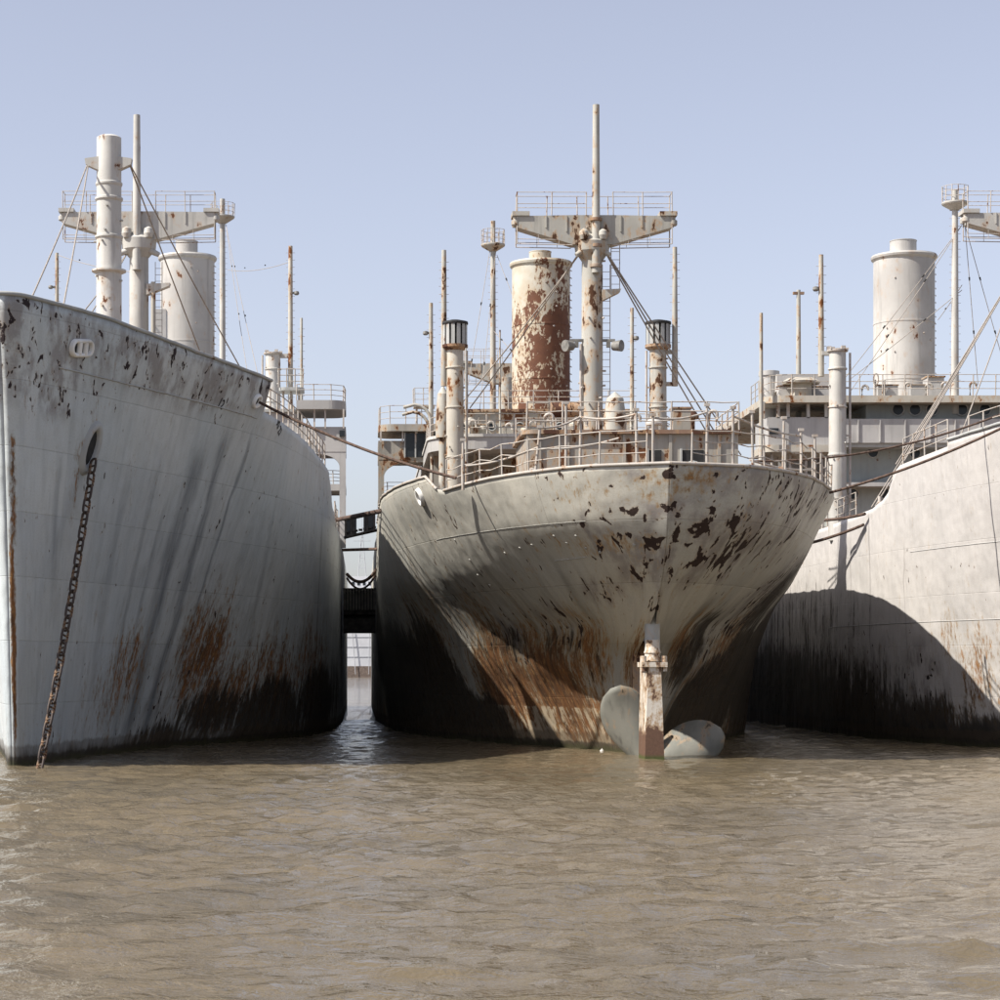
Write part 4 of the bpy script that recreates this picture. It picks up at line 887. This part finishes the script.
# faded numbers painted on the bow
def marking(H, hull, txt, x, y, size, rot):
    p, n, _ = H.hit(x, y); cu = bpy.data.curves.new('marking', 'FONT'); cu.body = txt; cu.size = size; cu.extrude = 0; cu.offset = .012
    o = bpy.data.objects.new('tmp', cu); C.objects.link(o); dg = bpy.context.evaluated_depsgraph_get(); me = bpy.data.meshes.new_from_object(o.evaluated_get(dg)); bpy.data.objects.remove(o)
    u_ = (Vector((0, 0, 1))-n*n.z).normalized(); t_ = u_.cross(n).normalized(); c, s_ = math.cos(rot), math.sin(rot); t2, u2 = t_*c+u_*s_, u_*c-t_*s_
    for v in me.vertices:
        q = p+t2*v.co.x+u2*v.co.y; hp_ = H.bvh.find_nearest(q); nn = hp_[1] if hp_[1].dot(n) > 0 else -hp_[1]; v.co = hp_[0]+nn*.012
    me.materials.clear(); return link('marking', me, M['dark'], hull)
marking(HL, hullL, '12', 217, 405, .5, -.25); marking(HL, hullL, '90 27', 276, 424, .5, -.42)

# ------------------------------------------------------------------ the ship on the right
Dr = XR*F/(904-VX); funnel(shipR, 904, Dr, 60, 256, 17, 241, 26, M['funnel'])
kingpost(shipR, xx(837.5, 104), 104, .41, 9.2, zz(350, 104), M['mast'], pipe=1)
Dw = 119.0; XW = 21.95
R_ = lambda x, y: (xx(x, Dw), zz(y, Dw))
hr = MB().box(xx(848, 120), XR+10, 120.5, 142, 9.8, zz(443, 120)).build('midship_house', M['green'], shipR)
MB().box(xx(845, 119), XR+10, 118.9, 119.05, zz(443, 119), zz(419, 119)).build('bridge_bulwark', M['house_r'], hr)
MB().box(xx(845, 119), XR+10, 119.05, 142, zz(447, 119), zz(443.2, 119)).build('bridge_deck', M['house'], hr)
MB().box(xx(845, 119), XR+10, 119.2, 120.5, zz(486, 119), zz(482, 119)).build('lower_deck', M['house_r'], hr)
uw = MB().box(xx(866, 119.9), XR+9.5, 119.9, 140, zz(443, 119), zz(401, 119.9)).build('wheelhouse', M['green'], hr)
for x in (898, 915, 932, 962, 985): porthole(uw, xx(x, 119.9), zz(409.5, 119.9), 119.9, .30)
for x, y in ((873, 452), (915, 453), (853, 494), (886, 494)): porthole(hr, xx(x, 120.5), zz(y, 120.5), 120.5, .28)
tp = MB().slab(rounded(XW, XR+10.4, 118.6, 141, 1.0, (1, 1, 0, 0)), zz(406, Dw)+.22, zz(397, Dw)).build('top_deck', M['house'], shipR)
MB().slab(rounded(XW-.06, XR+10.46, 118.54, 141.05, 1.0, (1, 1, 0, 0)), zz(397, Dw)-.34, zz(397, Dw)+.03).build('deck_edge', M['mast_rusty'], tp)
railing([(XW+.1, 124, zz(396, Dw)), (XW+.1, 119.4, zz(396, Dw)), (XW+.9, 118.75, zz(396, Dw)), (XR+8, 118.75, zz(396, Dw))], 1.15, 3, 1.2, .026).build('top_railing', M['rail_w'], tp)
m = MB()
for x in (763, 778, 788, 808, 826): m = MB().box(xx(x, 119.2)-.08, xx(x, 119.2)+.08, 119.1, 119.3, zz(418, 119), zz(405, 119)+.2).build('deck_pillar', M['mast'], tp)
bw = MB().box(XW+.15, xx(846, 119), 119.1, 123, zz(445, 119), zz(417, 119)).build('bridge_wing', M['house_r'], shipR)
MB().slab(rounded(XW-.1, xx(846, 119)+.1, 118.9, 123.2, .5), zz(452, 119), zz(444.8, 119)-.01).build('wing_deck', M['mast_rusty'], bw)
MB().box(XW+.2, XW+.7, 119.04, 119.1, zz(434, 119), zz(428, 119)).build('wing_window', M['glass'], bw)
for x in (760, 772, 790, 806, 822, 836): MB().tube((xx(x, 119.5), 119.5, 9.8), (xx(x, 119.5), 119.5, zz(451, 119)), .08, n=8).build('wing_pillar', M['rail_w'], bw)
railing([(XW+.1, 118.5, 9.95), (xx(846, 118.5), 118.5, 9.95)], 1.1, 4, .7, .028).build('deck_railing', M['rail_w'], shipR)
railing([(p.x, p.y, p.z) for i, p in enumerate(HR.edge(-1, 41, 62, .02, .1)) if i % 2 == 0], 1.1, 3, 1.1, .03).build('deck_railing', M['rail_w'], shipR)
MB().box(xx(766, 126), xx(836, 126), 126, 132, 9.8, zz(455, 126)).build('side_house', M['house_r'], shipR)
dm = MB().lathe((xx(769, 122), 122, 0), [(.5, 10), (.5, zz(376, 122)), (.58, zz(376, 122)), (.58, zz(371.5, 122)), (.1, zz(370, 122))], 18).build('vent_drum', M['house_r'], shipR)
pole(shipR, xx(757.5, 119.5), 118.4, .13, 10, zz(313, 118.4), M['mast_center'], steps=False)
t_ = pole(shipR, xx(798.5, 123), 123, .16, 17, zz(290, 123), M['mast_center'], steps=False); MB().box(xx(793, 123), xx(804, 123), 122.9, 123.1, zz(294.5, 123), zz(292, 123)).build('pole_arm', M['rust'], t_)
pole(shipR, xx(822, 104), 104.2, .15, zz(376, 104), zz(254, 104), M['mast_rusty'], 'vent_pole', arm=(-.25, zz(288, 104)))
MB().box(xx(822, 104), xx(836, 104), 104, 104.3, zz(355, 104), zz(351, 104)).build('bracket', M['mast'], shipR)
MB().plate([(xx(777, 121), zz(391, 121)), (xx(777, 121), zz(374, 121)), (xx(842, 121), zz(374, 121)), (xx(842, 121), zz(388, 121)), (xx(822, 121), zz(393, 121))][::-1], 121, 121.8).build('flag_locker', M['house_r'], shipR)
mushroom(shipR, xx(801, 119.6), 119.6, zz(398, 119.6), .95, 1.1, M['mast_rusty'])
MB().box(xx(932, 121), xx(949, 121), 122, 123, zz(397, 121), zz(375, 121)).build('vent_box', M['house_r'], shipR)
MB().box(xx(931, 121), xx(950, 121), 121.9, 123.1, zz(375, 121)+.003, zz(373.5, 121)).build('vent_lid', M['rust'], shipR)
pole(shipR, xx(954.5, 121), 121, .1, 17, zz(317, 121), M['mast_center'])
for x in (875, 884): MB().tube((xx(x, 119.5), 119.4, zz(397, 119.5)), (xx(x, 119.5), 119.4, zz(380, 119.5)), .05, n=6).build('lamp_post', M['rail_w'], shipR)
dfr = []
for i in range(17): a = 2*math.pi*i/16; dfr.append((xx(876, 119.3)+.13*math.cos(a), 119.3, zz(379, 119.3)+.3*math.sin(a)))
sub_tube('direction_loop', dfr, .04, M['rail_w'], shipR)
basket_mast(shipR, xx(962, 118.6), 120, .22, 17, zz(190, 120), zz(203, 120), .72, M['mast'])
ladder((xx(853, 122), 121, zz(421, 121)), (xx(860, 122), 122.3, zz(404, 122)), .8).build('ladder', M['mast_rusty'], shipR)
Dx = 105.0; mr = MB().lathe((XR, Dx, 0), [(.55, 10), (.5, zz(236, Dx))], 20).build('mast', M['mast'], shipR)
crosstree(mr, XR, Dx, zz(214, Dx), zz(240, Dx), 3.5, 3.5, M['mast'])
MB().tube((XR, Dx-.6, zz(265, Dx)), (XR, Dx-.6, zz(110, Dx)), .2, .16, 12).build('topmast', M['mast'], mr)
hm = (XR-.6, Dx-.3, zz(250, Dx))
e1 = HR.edge(-1, 33, 34, .1, .1)[-1]; e2 = HR.edge(-1, 36, 38.2, .1, .1)[-1]; e3 = HR.edge(-1, 29, 30.2, .1, .1)[-1]
wires('stay', [(hm, e1), (hm, e1+Vector((-.1, .9, 0))), (hm, e2), (hm, e2+Vector((0, .7, 0))), (hm, e3+Vector((.8, 0, 0)))], .03, shipR)
wires('aerial', [(at(962, 225, 120), at(845, 378, 120)), (at(962, 225, 120), at(850, 392, 119)), (at(962, 290, 120), at(849, 380, 119)), (at(965, 225, 120), at(978, 385, 122)), (at(965, 225, 120), at(1010, 385, 122)), (at(962, 285, 120), at(938, 320, 128))], .02, shipR, insul=2)
railing([(p.x, p.y, p.z) for i, p in enumerate(HR.edge(-1, 28.7, 34, .02, .1)) if i % 2 == 0], 1.1, 3, 1.3, .03).build('forecastle_railing', M['rail_w'], shipR)
railing([(p.x, p.y, p.z) for i, p in enumerate(HR.edge(-1, 18, 28.4, .05, .35)) if i % 2 == 0], .75, 2, 1.6, .03).build('forecastle_railing', M['rail_w'], shipR)
for s0, y in ((35.4, 0), (37, 0)):
    p = HR.edge(-1, s0-.3, s0+.3)[0]; MB().tube(p+Vector((.1, 0, -.1)), p+Vector((.1, 0, .35)), .1, .07, 8).build('turnbuckle', M['rail'], hullR)

# small deck gear
def goose(parent, X, D, z, h, r=.07, mat=M['rail_w']):
    pts = [(X, D, z), (X, D, z+h*.8)]+[(X+.16-.16*math.cos(a), D-.05, z+h*.8+.16*math.sin(a)) for a in (.4, .9, 1.57, 2.2, 2.8, 3.14)]+[(X+.32, D-.05, z+h*.62)]
    return MB().path(pts, r, 7).build('gooseneck_vent', mat, parent)
def locker(parent, X, D, z, w_, h, mat):
    o = MB().box(X-w_/2, X+w_/2, D, D+.6, z, z+h).build('deck_locker', mat, parent); MB().box(X-w_/2-.04, X+w_/2+.04, D-.04, D+.64, z+h+.003, z+h+.06).build('lid', M['rust'], o); return o
for X, D, h in ((8.6, 84.5, 1.5), (9.5, 85.0, 1.9), (11.0, 84.6, 1.2), (12.4, 84.8, 1.7), (13.9, 84.2, 1.4), (7.3, 82.5, 1.3), (6.2, 81.5, 1.5), (15.2, 83.5, 1.4), (15.9, 85, 1.2), (16.6, 88, 1.5)): goose(shipC, X, D, 9.2, h)
for X, D, w_, h in ((8.0, 85.0, .9, 1.0), (10.2, 85.1, .7, 1.3), (14.6, 82, 1.0, .8), (6.9, 83.4, .8, .9), (13.2, 83.8, .9, 1.1), (15.6, 86, .8, 1.0)): locker(shipC, X, D, 9.2, w_, h, M['house_c'])
for X, D, h in ((7.4, 88, .9), (8.8, 88.5, .7), (10.8, 87.4, .8), (13.9, 87.6, 1.0)): goose(shipC, X, D, 12.48, h)
for x, D in ((470, 118.5), (488, 118.2), (506, 119), (530, 118.6), (545, 118)): goose(shipC, xx(x, D), D, 15.45, .7+.5*rng.random())
for x, D, w_ in ((478, 119.5, 1.0), (515, 119.8, 1.3), (535, 120.2, .9)): locker(shipC, xx(x, D), D, 15.45, w_, .9, M['house_c'])
for x, D in ((770, 117.8), (782, 117.5), (796, 117.6), (812, 117.4), (826, 117.7)): goose(shipR, xx(x, D)+.2, D, 9.9, .9+.9*rng.random(), .09)
for x, D, w_ in ((788, 120, 1.0), (818, 120.3, 1.2), (888, 119.6, 1.1), (918, 119.5, .8)): locker(shipR, xx(x, D), D, zz(397, 119), w_, .7, M['house_r'])
for x, D in ((862, 119.3), (905, 119.2), (926, 119.4), (942, 119.2), (970, 119.3)): goose(shipR, xx(x, D), D, zz(397, 119), .6+.4*rng.random())
for x in (858, 880, 905, 930, 955, 980): MB().box(xx(x, 118.9)-.03, xx(x, 118.9)+.03, 118.82, 118.897, zz(442, 119), zz(420, 119)).build('stiffener', M['house_r'], hr)
for x, D in ((282, 97), (290, 99), (300, 101), (311, 104)): goose(shipL, xx(x, D)-.7, D, 12.7, 1.0+.6*rng.random(), .09)
def davit(parent, X, D, z, h, sx):
    pts = [(X, D, z), (X, D, z+h*.6)]+[(X+sx*.9*(1-math.cos(a)), D, z+h*.6+h*.4*math.sin(a)) for a in (.4, .8, 1.2, 1.57)]+[(X+sx*1.5, D, z+h*.93)]
    return MB().path(pts, .09, 8).build('boat_davit', M['mast_center'], parent)
for D in (121.5, 125): davit(shipC, 3.9, D, 15.4, 2.3, -1)

# ------------------------------------------------------------------ lines, gangway and fenders between the ships
def rope(a, b, r, sag, label, name='mooring_line', mat=M['rope'], n=26):
    a = Vector(a); b = Vector(b); pts = [a.lerp(b, i/n)-Vector((0, 0, sag*4*(i/n)*(1-i/n))) for i in range(n+1)]
    return tag(MB().path(pts, r, 8).build(name, mat), label, 'rope', 'mooring lines between the ships')
rope(pM+nM*.15, at(456, 478, 79.5), .055, .25, 'dark mooring line from the left bow chock across the gap to the stern')
pc2 = HCn.hit(826, 497); pr2 = HR.hit(1000, 427)
rope((pc2[0] if pc2 else at(826, 495, 85))+Vector((.1, -.1, .15)), pr2[0]+Vector((.5, -3, .3)), .05, .25, 'rust-brown mooring line rising from the stern quarter along the right ship')
rope(at(752, 461, 82), at(1004, 413, 84), .04, .5, 'thin upper line passing in front of the right kingpost')
rope(at(792, 548, 104)+Vector((-.3, 0, 0)), HR.hit(866, 525)[0]+Vector((-.15, -.15, 0)), .07, .12, 'thick dark rope lying slack against the pale right hull')
rope(at(824, 520, 100), HR.hit(869, 514)[0]+Vector((-.2, -.1, 0)), .07, .05, 'short brown spar line at the forecastle break of the right ship')
rope(at(334, 520, 112)+Vector((.1, 0, 0)), at(396, 508, 93), .11, .0, 'heavy dark spar line bridging the gap above the gangway')
rope(at(343, 550, 118), at(378, 549, 114), .08, .0, 'straight brown line across the narrow gap below the gangway')
rope(at(347, 574, 120), at(377, 569, 118), .09, .55, 'upper sagging hose slung across the narrow gap')
rope(at(347, 578, 121), at(377, 572, 119), .06, .75, 'lower sagging thin hose slung across the narrow gap')
gw = root('gangway', (0, 116, 10), 'dark slatted gangway bridging the narrow gap between left and middle ships', 'gangway')
for i, yy_ in enumerate((115.4, 116.6)):
    za = zz(513, 116); m = MB(); a = Vector((xx(344, 116), yy_, za-.35)); b = Vector((xx(377, 116), yy_, za+.05)); m.tube(a, b, .07, n=6); m.tube(a-Vector((0, 0, .95)), b-Vector((0, 0, .95)), .05, n=6)
    m.build('side_rail', M['wood'], gw)
    for t in (.05, .22, .3, .62, .7, .92): p = a.lerp(b, t); MB().box(p.x-.05, p.x+.05, yy_-.04, yy_+.04, p.z-.95, p.z).build('baluster', M['wood'], gw)
for t0, t1 in ((.08, .38), (.62, .95)): a = Vector((xx(344, 116), 116, zz(513, 116)-.35)); b = Vector((xx(377, 116), 116, zz(513, 116)+.05)); p, q = a.lerp(b, t0), a.lerp(b, t1); MB().add([p, q, q-Vector((0, 0, .9)), p-Vector((0, 0, .9)), p+Vector((0, .06, 0)), q+Vector((0, .06, 0)), q+Vector((0, .06, -.9)), p+Vector((0, .06, -.9))], [(0, 3, 2, 1), (4, 5, 6, 7), (0, 1, 5, 4), (1, 2, 6, 5), (2, 3, 7, 6), (3, 0, 4, 7)]).build('canvas_panel', M['glass'], gw)
for k in range(7): MB().box(xx(345, 116)+.24*k, xx(345, 116)+.24*k+.2, 115.4, 116.6, zz(531, 116)-.1+.045*k, zz(531, 116)-.05+.045*k).build('tread', M['wood'], gw)
fd = root('timber_fender', (0, 121, 5), 'dark slatted timber fender wedged in the gap between the hulls', 'fender')
x0, x1 = xx(345, 119)-.1, xx(374, 119)+.1; z0, z1 = zz(632, 119), zz(588, 119)
for zf0, zf1 in ((z0, z0+.75), (z0+.95, z0+1.3), (z1-.15, z1)): MB().box(x0, x1, 119.2, 124, zf0, zf1).build('beam', M['wood'], fd)
for k in range(11): X = x0+(x1-x0)*(k+.2)/11; MB().box(X, X+(x1-x0)/11*.62, 119.0, 119.18, z0+1.2, z1).build('slat', plain('grey_timber', (.12, .115, .10), .9) if k == 0 else bpy.data.materials['grey_timber'], fd)
MB().box(x0, x1, 120, 124, z0+.76, z1-.2).build('fender_core', M['dark'], fd)

# ------------------------------------------------------------------ far ship seen through the gap
far = root('distant_ship', (6, 620, 0), 'pale hazy ship far behind, seen through the narrow gap between the hulls', 'ship')
pal = plain('far_paint', (.62, .63, .65), .8, .08, .2); pal2 = plain('far_paint_dark', (.40, .41, .43), .8, .08, .2)
hp_ = MB().slab([(-14, 606), (-11, 601), (-6, 600), (6, 600), (11, 601), (14, 606), (14, 720), (-14, 720)], 3.0, 13.5).build('hull', pal, far)
MB().slab([(-14.1, 606), (-11.1, 600.9), (-6, 599.8), (6, 599.8), (11.1, 600.9), (14.1, 606), (14.1, 720.1), (-14.1, 720.1)], -1, 2.99).build('boot_top', plain('far_boot', (.22, .17, .14), .8), hp_)
for i, (a, b, z0_, z1_) in enumerate(((-8, 8, 13.5, 17), (-7, 7, 17.01, 21), (-5.5, 6, 21.01, 25), (-3, 4, 25.01, 29))):
    d = MB().box(a, b, 640-i, 670, z0_, z1_).build('house_tier', pal if i % 2 else pal2, far)
    for k in range(int((b-a)/1.6)): MB().box(a+.6+1.6*k, a+1.4+1.6*k, 639.9-i, 640-i, z0_+1.4, z0_+2.4).build('window', M['glass'], d)
m = MB(); 
for sx in (-1, 1): m.tube((.6+sx*1.2, 650, 29), (.6, 650, 44), .12, n=5)
for z_ in (32, 35, 38, 41): w_ = (44-z_)/15*1.2; m.tube((.6-w_, 650, z_), (.6+w_, 650, z_), .1, n=4); m.tube((.6-w_, 650, z_), (.6+w_*.8, 650, z_+3), .07, n=4)
m.tube((-2, 650, 40), (3.2, 650, 40), .1, n=4); m.tube((.6, 650, 44), (.6, 650, 48), .08, n=4)
m.build('lattice_mast', pal2, far)
for xa, xb in ((-2.2, -1.2), (2.6, 2.4)): MB().tube((xa, 599.6, 13), (xb, 599.4, .8), .1, n=5).build('boarding_ladder', pal2, far)
for q in (5.5, 8.2, 10.9): MB().box(-6, 6, 599.9, 599.997, q, q+.12).build('rubbing_strake', pal2, far)

# ------------------------------------------------------------------ small float by the stern
fp = at(602, 753, 84); fl = MB().lathe((fp.x, fp.y, 0), [(.03, -.07), (.07, -.04), (.09, .02), (.065, .08), (.02, .10), (.02, .13), (.01, .14)], 14).build('float', M['white'])
tag(fl, 'tiny white mooring float in the water left of the rudder', 'float')
